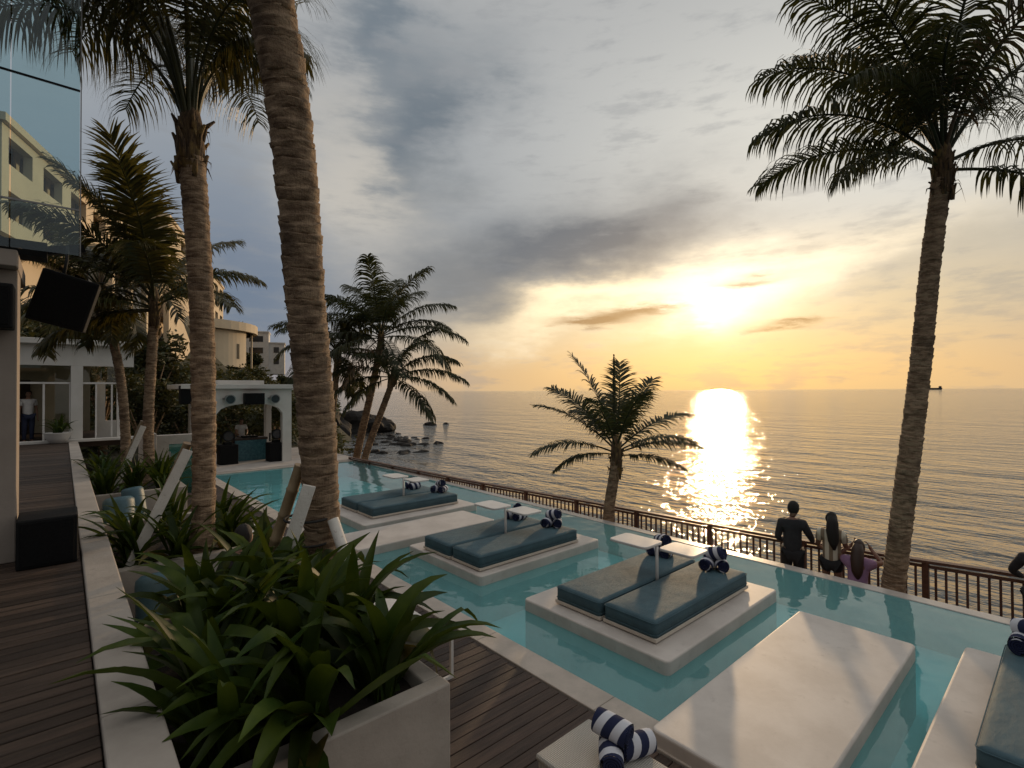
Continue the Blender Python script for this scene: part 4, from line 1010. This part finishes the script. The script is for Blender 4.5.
speaker_box('subwoofer', 'large black subwoofer on the upper walkway beside the column', 'loudspeaker', (-.10, 6.80, 1.302), .44, .5, .46)

# ================================================================== HOTEL ON THE CLIFF
HA = R(19); HD = Vector((math.sin(HA), math.cos(HA), 0)); HN = Vector((-math.cos(HA), math.sin(HA), 0))   # along, inward
def hf(p): q = Vector((18, 111, 0)) + HD * p[0] + HN * p[1]; return (q.x, q.y, p[2])
t = thing('cliff_hotel', 'long sunlit arcaded hotel standing on the cliff', 'hotel', (0, 0, 0))
Hm = M['hotel']
def hbox(mb, *b):
    o = len(mb.v); mb.box(*b); mb.v[o:] = [hf(p) for p in mb.v[o:]]; return mb
floors = [(20.2, 23.5, 0, .0), (23.5, 26.8, 1, 1.0), (26.8, 30.2, 0, .0)]
bays = [-18 + 7.5 * k for k in range(8)]
for z0, z1, ar, ah in floors:
    mb = MB()
    for b in bays: mb.wall(b, b + 7.5, z0, z1, 0, .6, b + 1.6, b + 5.9, z0 + (.3 if not ar else .5), z1 - .9 - ah, ah, 10, f=hf)
    mb.build('facade', Hm, t)
    for b in bays:
        mb = MB(); hbox(mb, b + 1.5, b + 6.5, 1.2, 1.3, z0, z1 - .3); mb.build('window', M['winglass'], t)
    mb = MB(); hbox(mb, -18, 42, .61, 1.19, z0 - .12, z0); mb.build('floor_slab', Hm, t)
mb = MB(); hbox(mb, -18.3, 42.3, -.25, 14, 30.21, 30.7); mb.build('roof', Hm, t)
mb = MB(); hbox(mb, 41.4, 42, .62, 14, 14, 30.2); hbox(mb, -18, -17.4, .62, 14, 14, 30.2); hbox(mb, -18, 42, 1.32, 1.6, 14, 30.2); mb.build('wall', Hm, t)
mb = MB(); hbox(mb, 30, 36, 2, 8, 30.71, 32.2); mb.build('roof_house', Hm, t)
mb = MB()
for k in range(12): hbox(mb, 28 + k, 28.08 + k, .1, .18, 30.71, 31.9)
hbox(mb, 28, 39.2, .1, .2, 31.9, 32.0); mb.build('roof_railing', M['silver'], t)
mb = MB(); hbox(mb, -18, 42, .02, 13, 7, 20.05); mb.build('plinth', Hm, t)
# lower, nearer wing
for z0, z1 in ((13.0, 16.4), (16.4, 19.8)):
    mb = MB()
    for k in range(11): b = -70 + 4.7 * k; mb.wall(b, b + 4.7, z0, z1, -2, -1.5, b + .8, b + 3.9, z0 + 1.1, z1 - .6, 0, f=hf)
    mb.build('facade', Hm, t)
    for k in range(11):
        b = -70 + 4.7 * k; mb = MB(); hbox(mb, b + .6, b + 4.1, -.9, -.8, z0, z1 - .3); mb.build('window', M['winglass'], t)
mb = MB(); hbox(mb, -70.3, -18.35, -2.3, 9, 19.81, 20.3); mb.build('roof', Hm, t)
mb = MB(); hbox(mb, -70, -18.3, -.78, -.4, 9, 19.8); mb.build('wall', Hm, t)
# terrace with a sunlit parapet and dark undercroft
t = thing('hotel_terrace', 'pale terrace with a parapet below the arcaded hotel', 'terrace', (0, 0, 0))
mb = MB(); hbox(mb, -58, -41, -4.2, -2.05, 15.0, 15.5); mb.build('slab', Hm, t)
mb = MB(); hbox(mb, -58, -41, -4.5, -4.21, 14.8, 16.3); mb.build('parapet', Hm, t)
mb = MB()
for k in range(3): hbox(mb, -57.5 + 5.2 * k, -56.9 + 5.2 * k, -4.1, -3.6, 6, 14.99)
mb.build('pillar', Hm, t)
mb = MB(); hbox(mb, -58, -41, -2.6, -2.4, 6, 14.99); mb.build('back_wall', M['winglass'], t)
# sloping stair wall
t = thing('stair_wall', 'sloping sunlit wall running down from the hotel terrace', 'wall', (0, 0, 0))
mb = MB(); pts = [(-34, 17.0), (-17, 9.0), (-17, 4), (-34, 4)]
o = len(mb.v); mb.add([(x, y, z) for y in (-3.4, -2.8) for x, z in pts], [(0, 1, 2, 3), (7, 6, 5, 4), (0, 4, 5, 1), (1, 5, 6, 2), (2, 6, 7, 3), (3, 7, 4, 0)]); mb.v[o:] = [hf(p) for p in mb.v[o:]]
mb.build('wall', Hm, t)
# round villa below
t = thing('curved_villa', 'curved sunlit villa with a broad flat roof under the hotel', 'villa', (18, 122, 0))
def arc(r0, r1, z0, z1, a0, a1, n=24):
    mb = MB(); vs, fs = [], []
    for i in range(n + 1):
        a_ = R(a0 + (a1 - a0) * i / n); c_, s_ = math.cos(a_), math.sin(a_)
        vs += [(r0 * c_, r0 * s_, z0), (r1 * c_, r1 * s_, z0), (r1 * c_, r1 * s_, z1), (r0 * c_, r0 * s_, z1)]
    for i in range(n):
        for k in range(4): fs.append((i * 4 + k, (i + 1) * 4 + k, (i + 1) * 4 + (k + 1) % 4, i * 4 + (k + 1) % 4))
    fs += [(0, 1, 2, 3), (n * 4 + 3, n * 4 + 2, n * 4 + 1, n * 4)]
    return mb.add(vs, fs)
arc(8, 13.2, 15.2, 15.6, -150, 40).build('floor_slab', Hm, t)
arc(12.2, 14.0, 15.2, 16.9, -150, 40).build('roof_parapet', Hm, t)
arc(12.6, 12.9, 8.0, 15.19, -150, -38).build('wall', Hm, t)
arc(11.0, 11.2, 8.0, 15.19, -38, 30).build('window', M['winglass'], t)
arc(12.7, 13.0, 8.0, 15.19, -20, -14, 3).build('pillar', Hm, t)
arc(12.88, 12.95, 9.6, 12.6, -52, -49, 2).build('window', M['winglass'], t)
# white houses farther along
t = thing('white_villa', 'stack of small white villas at the end of the cliff road', 'villa', (42, 151, 0), -R(19))
for (x0, x1, y0, y1, z0, z1) in ((-5, 1, 0, 7, 8, 19.5), (1.02, 5, 1, 8, 8, 16.6), (-9, -5.02, 2, 8, 8, 21.2)):
    mb = MB(); mb.box(x0, x1, y0, y1, z0, z1); mb.build('wall', M['wallwhite'], t)
    for z in (z1 - 2.6, z1 - 5.8):
        mb = MB(); mb.box(x0 + 1.2, x1 - 1.4, y0 - .06, y0 + .02, z, z + 1.6); mb.build('window', M['winglass'], t)
    mb = MB(); mb.box(x0 - .2, x1 + .2, y0 - .2, y1 + .2, z1 + .01, z1 + .35); mb.build('roof', M['wallwhite'], t)

# ================================================================== HILLSIDE PLANTING
def leaf_blob(mb, rr, c, rx, rz, n, size):
    for _ in range(n):
        while True:
            p = Vector((rr.uniform(-1, 1), rr.uniform(-1, 1), rr.uniform(-1, 1)))
            if .25 < p.length < 1: break
        p = p * (.75 + .25 * rr.random()); q = Vector((c[0] + p.x * rx, c[1] + p.y * rx, c[2] + p.z * rz))
        a_ = Vector((rr.gauss(0, 1), rr.gauss(0, 1), rr.gauss(0, .6))).normalized(); b_ = a_.cross(Vector((rr.gauss(0, 1), rr.gauss(0, 1), rr.gauss(0, 1)))).normalized()
        s = size * rr.uniform(.5, 1.3)
        mb.add([q - a_ * s, q + b_ * s * .4, q + a_ * s, q - b_ * s * .4], [(0, 1, 2, 3)])
rr = random.Random(77); mb = MB(); cnt = 0
while cnt < 900:
    y = rr.uniform(27, 150); x = rr.uniform(-14, 52)
    s = coast(x, y)
    if s < 2.5 or s > 34: continue
    if y < 31 and s < 6: continue
    q = Vector((x - 18, y - 111, 0)); lx, ly = q.dot(HD), q.dot(HN)
    if -19 < lx < 45 and -8 < ly < 16: continue
    if -72 < lx <= -19 and -3.5 < ly < 10: continue
    if -60 < lx < -6 and -7 < ly < 0: continue
    if math.hypot(x - 18, y - 122) < 14.5: continue
    if y < 31 and x < 3.5: continue
    d = math.hypot(x, y); r_ = rr.uniform(.8, 1.9) * (1 + .006 * d); z = land(x, y)
    near = d < 50
    azs = math.degrees(math.atan2(x, y))
    if 7 < azs < 18.5 and d < 126 and z + r_ * 1.4 > 2.95 + .072 * d: continue
    leaf_blob(mb, rr, (x, y, z + r_ * .45), r_, r_ * rr.uniform(.6, .95), 150 if near else 70, (.16 if near else .34) * (1 + .004 * d)); cnt += 1
tag(mb.build('hillside_scrub', M['hillleaf']), 'dense dark green scrub covering the slope below the hotel', 'scrub', kind='stuff')
def shrub(x, y, r_, h_, n, size, label, seed, trunk=None, group='trees and shrubs behind the pool'):
    rr = random.Random(seed); z = land(x, y) if y > 26 else 0
    t = thing('tree' if trunk else 'shrub', label, 'tree' if trunk else 'shrub', (x, y, z), 0, group)
    tr_ = trunk or .5
    mb = MB(); mb.tube([(0, 0, -.4), (.1, .05, tr_ * .6), (0, .1, tr_ + h_ * .5)], [.12 + r_ * .04, .09 + r_ * .03, .03], 8)
    for k in range(5):
        a_ = k * 1.3; mb.tube([(.05, .05, tr_ * .8), (math.cos(a_) * r_ * .5, math.sin(a_) * r_ * .5, tr_ + h_ * .55)], [.05 + r_ * .015, .015], 6)
    mb.build('trunk', M['bark'], t)
    mb = MB()
    for k in range(9):
        a_ = rr.uniform(0, 6.28); q = rr.uniform(.2, .7) * r_
        leaf_blob(mb, rr, (math.cos(a_) * q, math.sin(a_) * q, tr_ + h_ * rr.uniform(.25, .85)), r_ * rr.uniform(.3, .55), h_ * rr.uniform(.2, .34), n // 9, size)
    mb.build('crown', M['hillleaf'], t)
shrub(4.2, 27.6, 1.5, 2.6, 1800, .13, 'bushy shrub behind the DJ pavilion, seen through its arch', 1)
shrub(6.4, 28.0, 1.5, 2.4, 1800, .13, 'shrub behind the DJ table, to the sea side', 2)
shrub(8.3, 27.5, 1.6, 2.6, 1800, .13, 'shrub at the seaward corner behind the pavilion', 3)
shrub(2.6, 26.3, 1.5, 3.2, 1800, .13, 'shrub between the white house and the DJ pavilion', 4)
shrub(1.4, 31.0, 1.9, 3.4, 1800, .16, 'rounded tree rising behind the white house roof', 5, 2.0)
shrub(-3.2, 33.0, 2.4, 3.4, 1800, .17, 'dark tree behind the hanging loudspeaker', 6, 3.4)
for x, y, r_, h_, k_, l in ((3.6, 34.0, 2.2, 3.8, 2.2, 'tree behind the white house, between the two slim palms'), (-.6, 36.5, 2.6, 4.4, 2.8, 'broad dark tree behind the middle of the white house'), (5.6, 39.0, 2.4, 3.6, 1.6, 'tree on the slope behind the second ringed palm'),
                          (-6.2, 37.0, 2.8, 4.6, 3.2, 'dark tree behind the near column'), (8.6, 43.5, 2.3, 3.0, 1.2, 'low tree on the slope above the pavilion roof'), (1.8, 45.0, 3.0, 4.4, 2.2, 'tree below the hotel wing, higher up the slope'), (12.0, 48.5, 2.3, 2.8, 1.0, 'rounded tree on the slope seaward of the pavilion roof')):
    shrub(x, y, r_, h_, 2400, .19, l, int(y * 10), k_)
shrub(31.0, 133, 3.6, 5.5, 1500, .5, 'dark tree on the skyline beside the hotel end', 7, 4.0)
shrub(35.5, 139, 3.0, 4.0, 1200, .5, 'smaller skyline tree above the curved villa roof', 8, 3.0)
shrub(46.5, 147, 2.4, 4.0, 1200, .5, 'skyline tree beyond the white villas', 9, 3.0)

# ================================================================== SHORE ROCKS, SHIP
def rock(x, y, sx, sy, sz, seed, label, group=None, sub=3):
    import bmesh
    rr = random.Random(seed); bm = bmesh.new(); bmesh.ops.create_icosphere(bm, subdivisions=sub, radius=1)
    ph = [rr.uniform(0, 6.28) for _ in range(9)]
    for v in bm.verts:
        p = v.co; k = 1 + .16 * math.sin(3.1 * p.x + ph[0]) * math.sin(2.7 * p.y + ph[1]) + .11 * math.sin(6 * p.z + ph[2] + 4 * p.x) + .07 * math.sin(9 * p.y + ph[3]) * math.cos(8 * p.x + ph[4]) + rr.uniform(-.035, .035)
        v.co = Vector((p.x * sx * k, p.y * sy * k, max(-.35, p.z) * sz * k))
    me = bpy.data.meshes.new('rock'); bm.to_mesh(me); bm.free(); me.materials.append(M['rock'])
    o = bpy.data.objects.new('rock', me); COL.objects.link(o); o.location = (x, y, SEA - .1); o.rotation_euler = (0, 0, rr.uniform(0, 6.28))
    return tag(o, label, 'rock', group)
rock(34.6, 76.5, 5.6, 4.0, 3.2, 3, 'big dark headland boulder in the sea behind the palms', sub=4)
rock(27.5, 73, 4.5, 5, 4.6, 4, 'tall dark rock at the foot of the slope, behind the leaning palm trunks', sub=4)
rock(52.3, 82.5, 1.5, 1.0, .7, 5, 'lone low rock out in the sea beyond the big boulder')
rock(56.1, 82.8, .7, .5, .35, 6, 'smallest far rock breaking the sea surface')
rr = random.Random(12)
for k in range(80):
    u = rr.random(); y = rr.uniform(46, 71); x = 12.5 + (y - 24) * .40 + rr.gauss(3.0, 2.6) + (6 if 52 < y < 64 else 1) * rr.random()
    s = rr.uniform(.2, .62)
    rock(x, y, s * rr.uniform(.9, 1.8), s, s * rr.uniform(.4, .8), 100 + k, 'small dark wet rock scattered in the shallows near the big boulder', 'small shore rocks', 2)
t = thing('cargo_ship', 'tiny dark cargo ship on the horizon', 'ship', (3460, 529, SEA), R(99))
mb = MB(); mb.add([(-38, -5, 0), (38, -5, 0), (38, 5, 0), (-38, 5, 0), (-42, -5, 10), (46, -2, 10), (46, 2, 10), (-42, 5, 10)], [(3, 2, 1, 0), (4, 5, 6, 7), (0, 1, 5, 4), (1, 2, 6, 5), (2, 3, 7, 6), (3, 0, 4, 7)]); mb.build('hull', M['ship'], t)
mb = MB(); mb.box(-38, -26, -4, 4, 10.01, 19); mb.build('bridge', M['ship'], t)
mb = MB(); mb.box(14, 16, -1, 1, 10.01, 18); mb.build('mast', M['ship'], t)

# ================================================================== PEOPLE
def skin_mesh(verts, edges, radii, sub=2):
    me = bpy.data.meshes.new('tmp'); me.from_pydata(verts, edges, []); o = bpy.data.objects.new('tmp', me); COL.objects.link(o)
    sk = o.modifiers.new('skin', 'SKIN'); sk.use_smooth_shade = True
    for i, r_ in enumerate(radii):
        d = me.skin_vertices[0].data[i]; d.radius = r_ if hasattr(r_, '__len__') else (r_, r_); d.use_root = (i == 0)
    ss = o.modifiers.new('sub', 'SUBSURF'); ss.levels = sub; ss.render_levels = sub
    dg = bpy.context.evaluated_depsgraph_get(); dg.update()
    nm = bpy.data.meshes.new_from_object(o.evaluated_get(dg))
    bpy.data.objects.remove(o); bpy.data.meshes.remove(me)
    nm.polygons.foreach_set('use_smooth', [True] * len(nm.polygons))
    return nm
DEF = dict(pelvis=(0, 0, .93), waist=(0, 0, 1.08), chest=(0, .01, 1.28), collar=(0, -.01, 1.42), neck=(0, 0, 1.49), jaw=(0, .025, 1.56), head=(0, .015, 1.63), crown=(0, .0, 1.70),
           shL=(-.17, -.01, 1.39), elL=(-.23, -.02, 1.11), wrL=(-.24, .05, .86), haL=(-.24, .07, .79), shR=(.17, -.01, 1.39), elR=(.23, -.02, 1.11), wrR=(.24, .05, .86), haR=(.24, .07, .79),
           hiL=(-.09, 0, .88), knL=(-.10, .02, .49), anL=(-.10, -.02, .08), toL=(-.11, .13, .03), hiR=(.09, 0, .88), knR=(.10, .02, .49), anR=(.10, -.02, .08), toR=(.11, .13, .03))
RAD = dict(pelvis=(.140, .105), waist=(.130, .098), chest=(.150, .108), collar=(.105, .075), neck=.05, jaw=(.066, .072), head=(.078, .092), crown=(.055, .066),
           shL=.062, elL=.042, wrL=.028, haL=(.038, .018), hiL=.088, knL=.058, anL=.038, toL=(.04, .028))
LINK = [('pelvis', 'waist'), ('waist', 'chest'), ('chest', 'collar'), ('collar', 'neck'), ('neck', 'jaw'), ('jaw', 'head'), ('head', 'crown')] + \
       [x for s in 'LR' for x in ((('collar', 'sh' + s)), ('sh' + s, 'el' + s), ('el' + s, 'wr' + s), ('wr' + s, 'ha' + s), ('pelvis', 'hi' + s), ('hi' + s, 'kn' + s), ('kn' + s, 'an' + s), ('an' + s, 'to' + s))]
def rad(k): return RAD[k] if k in RAD else RAD[k[:-1] + 'L']
def sub_body(J, links, grow=0., scale=None, clip=None):
    names = []
    for a_, b_ in links:
        for q in (a_, b_):
            if q not in names: names.append(q)
    vs = [J[k] for k in names]; ed = [(names.index(a_), names.index(b_)) for a_, b_ in links]; ra = []
    for k in names:
        r_ = rad(k); r_ = (r_ if hasattr(r_, '__len__') else (r_, r_)); ra.append((r_[0] + grow, r_[1] + grow))
    return vs, ed, ra
def person(label, loc, rz, pose, scale=1., shirt='clothblack', legs='clothblack', hair='hair', long_hair=False, sleeves='long', trousers='long', group='people around the pool', seated=False):
    J = dict(DEF); J.update(pose); J = {k: Vector(v) * scale for k, v in J.items()}
    t = thing('person', label, 'person', loc, rz, group)
    if not seated: t.scale = (.93, .93, 1)
    vs, ed, ra = sub_body(J, LINK)
    for s in 'LR':                                  # palm and five fingers
        w, h = J['wr' + s], J['ha' + s]; hi = LINK and [k for k in range(len(vs)) if (vs[k] - h).length < 1e-6][0]
        ax = (h - w).normalized(); sd_ = ax.cross(Vector((1, 0, .1))).normalized(); nn = ax.cross(sd_)
        for k, (off, ln) in enumerate(((-.026, .062), (-.009, .075), (.009, .07), (.026, .055))):
            b = h + ax * .022 + sd_ * off; i0 = len(vs)
            vs += [b, b + ax * ln * .55 + nn * .008, b + ax * ln * .9 + nn * .03]; ra += [(.009, .009), (.008, .008), (.006, .006)]
            ed += [(hi, i0), (i0, i0 + 1), (i0 + 1, i0 + 2)]
        b = w + ax * .03 + sd_ * -.03; i0 = len(vs); vs += [b, b + ax * .035 + sd_ * -.022]; ra += [(.011, .011), (.008, .008)]; ed += [(hi, i0), (i0, i0 + 1)]
    fwd = (J['jaw'] - J['neck']); hd = J['head']
    fdir = Vector(pose.get('face', (0, 1, 0))).normalized(); sdir = fdir.cross(Vector((0, 0, 1))).normalized()
    hi = [k for k in range(len(vs)) if (vs[k] - hd).length < 1e-6][0]; i0 = len(vs)
    vs += [hd + fdir * .105 * scale - Vector((0, 0, .02))]; ra += [(.014, .018)]; ed += [(hi, i0)]      # nose
    for q in (-1, 1):
        i0 = len(vs); vs += [hd + sdir * q * .088 * scale]; ra += [(.012, .022)]; ed += [(hi, i0)]
    me = skin_mesh(vs, ed, [(a_ * scale, b_ * scale) for a_, b_ in ra]); me.materials.append(M['skin'])
    o = bpy.data.objects.new('body', me); COL.objects.link(o); o.parent = t
    def cover(name, links, m, grow):
        v_, e_, r_ = sub_body(J, links, grow)
        nm_ = []
        for lk in links:
            for q in lk:
                if q not in nm_: nm_.append(q)
        r_ = [(a_ + .016, b_ + .016) if q in ('waist', 'chest', 'collar') else (a_ - .012, b_ + .006) if q == 'pelvis' else ((a_ + .012, b_ + .012) if q[:2] in ('sh', 'hi') else (a_, b_)) for q, (a_, b_) in zip(nm_, r_)]; me = skin_mesh(v_, e_, [(a_ * scale, b_ * scale) for a_, b_ in r_]); me.materials.append(M[m])
        ob = bpy.data.objects.new(name, me); COL.objects.link(ob); ob.parent = t
    J['nape'] = J['collar'].lerp(J['neck'], .55); RAD['nape'] = (.062, .058)
    top_links = [('waist', 'chest'), ('chest', 'collar'), ('pelvis', 'waist'), ('collar', 'nape')]
    J['midL'] = J['shL'].lerp(J['elL'], .6); J['midR'] = J['shR'].lerp(J['elR'], .6); RAD['midL'] = .056
    J['thL'] = J['hiL'].lerp(J['knL'], .45); J['thR'] = J['hiR'].lerp(J['knR'], .45); RAD['thL'] = .085
    for s in 'LR':
        top_links.append(('collar', 'sh' + s))
        if sleeves == 'long': top_links += [('sh' + s, 'el' + s), ('el' + s, 'wr' + s)]
        elif sleeves == 'short': top_links += [('sh' + s, 'mid' + s)]
    cover('shirt', top_links, shirt, .016)
    bl = []
    for s in 'LR': bl += [('pelvis', 'hi' + s)] + ([('hi' + s, 'kn' + s), ('kn' + s, 'an' + s)] if trousers == 'long' else [('hi' + s, 'th' + s)])
    cover('trousers' if trousers == 'long' else 'shorts', bl, legs, .02)
    # eyes and mouth
    for q in (-1, 1):
        mb = MB(); c_ = hd + fdir * .082 * scale + sdir * q * .032 * scale; mb.lathe([(.003, -.008), (.011, 0), (.003, .008)], 8, c_); mb.build('eye', M['black'], t)
    # hair: cap with a lower back, long fall if wanted
    mb = MB(); n = 16; vs, fs = [], []
    cr = hd + Vector((0, 0, .018 * scale)) - fdir * .012
    for i in range(9):
        ph = R(-42 + 132 * i / 8)
        for k in range(n):
            a_ = 2 * PI * k / n; d = fdir * math.cos(a_) + sdir * math.sin(a_)
            low = R(22) if math.cos(a_) > .45 else R(-42); p_ = max(ph, low)
            vs.append(cr + (d * math.cos(p_) * Vector((0.100, 0.100, 0)).length * .70 + Vector((0, 0, 1)) * math.sin(p_) * .118) * scale * (1 + .03 * math.sin(a_ * 5 + i)))
    for i in range(8):
        for k in range(n): fs.append((i * n + k, i * n + (k + 1) % n, (i + 1) * n + (k + 1) % n, (i + 1) * n + k))
    mb.add(vs, fs, True)
    if long_hair:
        b = cr - fdir * .055 * scale
        pts = [b + Vector((0, 0, .05)), b - fdir * .045 + Vector((0, 0, -.06)), J['collar'] - fdir * .10 + Vector((0, 0, .04)), J['chest'] - fdir * .13 + Vector((.01, 0, .0)), J['chest'] - fdir * .13 + Vector((.02, 0, -.14))]
        mb.tube(pts, [.07, .095, .10, .085, .02], 14)
    mb.build('hair', M[hair], t)
    return t
FWD = R(-41.6 - 0)                                  # local +Y (facing) turned to the sea: +X world is -90 deg
SEAF = R(-90)
# man at the railing, leaning one arm on it
person('man in a dark shirt and black trousers leaning on the railing', (9.62, 3.42, -.858), SEAF + R(22), dict(head=(.03, .02, 1.63), crown=(.03, .0, 1.70), elR=(.30, .10, 1.15), wrR=(.34, .36, 1.03), haR=(.34, .44, 1.02), elL=(-.24, .05, 1.12), wrL=(-.16, .26, 1.03), haL=(-.14, .33, 1.03), face=(.75, .66, 0), jaw=(.02, .03, 1.56)), 1.045, 'clothbrown', 'clothblack')
person('woman with long dark hair, striped top and black shorts at the railing', (9.78, 2.86, -.858), SEAF + R(10), dict(elR=(.22, .12, 1.14), wrR=(.12, .32, 1.03), haR=(.08, .38, 1.03), elL=(-.24, .10, 1.14), wrL=(-.2, .34, 1.03), haL=(-.18, .41, 1.03), face=(-.25, .97, 0)), .975, 'shirtstripe', 'clothblack', 'hair', True, 'short', 'short')
person('woman in a mauve top crouching at the railing with raised arms', (9.72, 2.46, -.858), SEAF + R(5), dict(pelvis=(0, -.16, .52), waist=(0, -.12, .68), chest=(0, -.05, .87), collar=(0, -.02, 1.0), neck=(0, .02, 1.07), jaw=(0, .06, 1.14), head=(0, .05, 1.21), crown=(0, .04, 1.28), shL=(-.17, -.02, .98), elL=(-.34, .12, 1.02), wrL=(-.16, .26, 1.16), haL=(-.12, .28, 1.22), shR=(.17, -.02, .98), elR=(.33, .12, 1.0), wrR=(.16, .26, 1.15), haR=(.12, .28, 1.21), hiL=(-.1, -.12, .50), hiR=(.1, -.12, .50), knL=(-.17, .26, .46), knR=(.17, .26, .46), anL=(-.14, .02, .08), anR=(.14, .02, .08), toL=(-.15, .17, .03), toR=(.15, .17, .03)), 1.0, 'clothpink', 'clothblack', 'hairbrown', True, 'short', 'long')
person('person in dark clothes at the railing, cut by the picture edge', (10.24, .43, -.858), SEAF + R(-10), dict(elL=(-.33, .06, 1.16), wrL=(-.26, .30, 1.04), haL=(-.24, .38, 1.03), elR=(.25, .1, 1.14), wrR=(.2, .32, 1.03), haR=(.18, .4, 1.03)), 1.0, 'clothbrown', 'clothblack')
person('DJ in a white shirt standing behind the mosaic table', (5.85, 24.45, .062), R(172), dict(elR=(.24, .12, 1.15), wrR=(.18, .36, 1.07), haR=(.17, .44, 1.06), elL=(-.24, .12, 1.15), wrL=(-.18, .36, 1.07), haL=(-.17, .44, 1.06), jaw=(0, .05, 1.55), head=(0, .05, 1.62), crown=(0, .04, 1.69)), 1.0, 'clothwhite', 'clothblack', sleeves='short')
person('person in a pale top and dark trousers standing inside the house door', (-.86, 23.3, 1.302), R(195), dict(), 1.0, 'clothwhite', 'clothnavy', sleeves='short')
person('dark-haired person in dark clothes seated in the nearer booth', (1.50, 5.98, .30), SEAF + R(25), dict(pelvis=(0, -.12, .42), waist=(0, -.13, .56), chest=(0, -.11, .77), collar=(0, -.09, .90), neck=(0, -.07, .97), jaw=(0, -.04, 1.04), head=(0, -.05, 1.11), crown=(0, -.06, 1.18), shL=(-.17, -.09, .88), elL=(-.22, -.04, .62), wrL=(-.16, .18, .52), haL=(-.14, .25, .50), shR=(.17, -.09, .88), elR=(.22, -.04, .62), wrR=(.16, .18, .52), haR=(.14, .25, .50), hiL=(-.1, -.06, .40), hiR=(.1, -.06, .40), knL=(-.11, .34, .38), knR=(.11, .34, .38), anL=(-.11, .32, -.20), anR=(.11, .32, -.20), toL=(-.11, .47, -.25), toR=(.11, .47, -.25)), 1.0, 'clothblack', 'clothblack')
mb = MB(); mb.box(1.2, 1.72, 5.5, 6.9, .03, .60); tag(mb.build('booth_cushion', M['tealfab'], bevel=.04, seg=3), 'dark teal seat block in the nearer booth, under the seated person', 'seat')
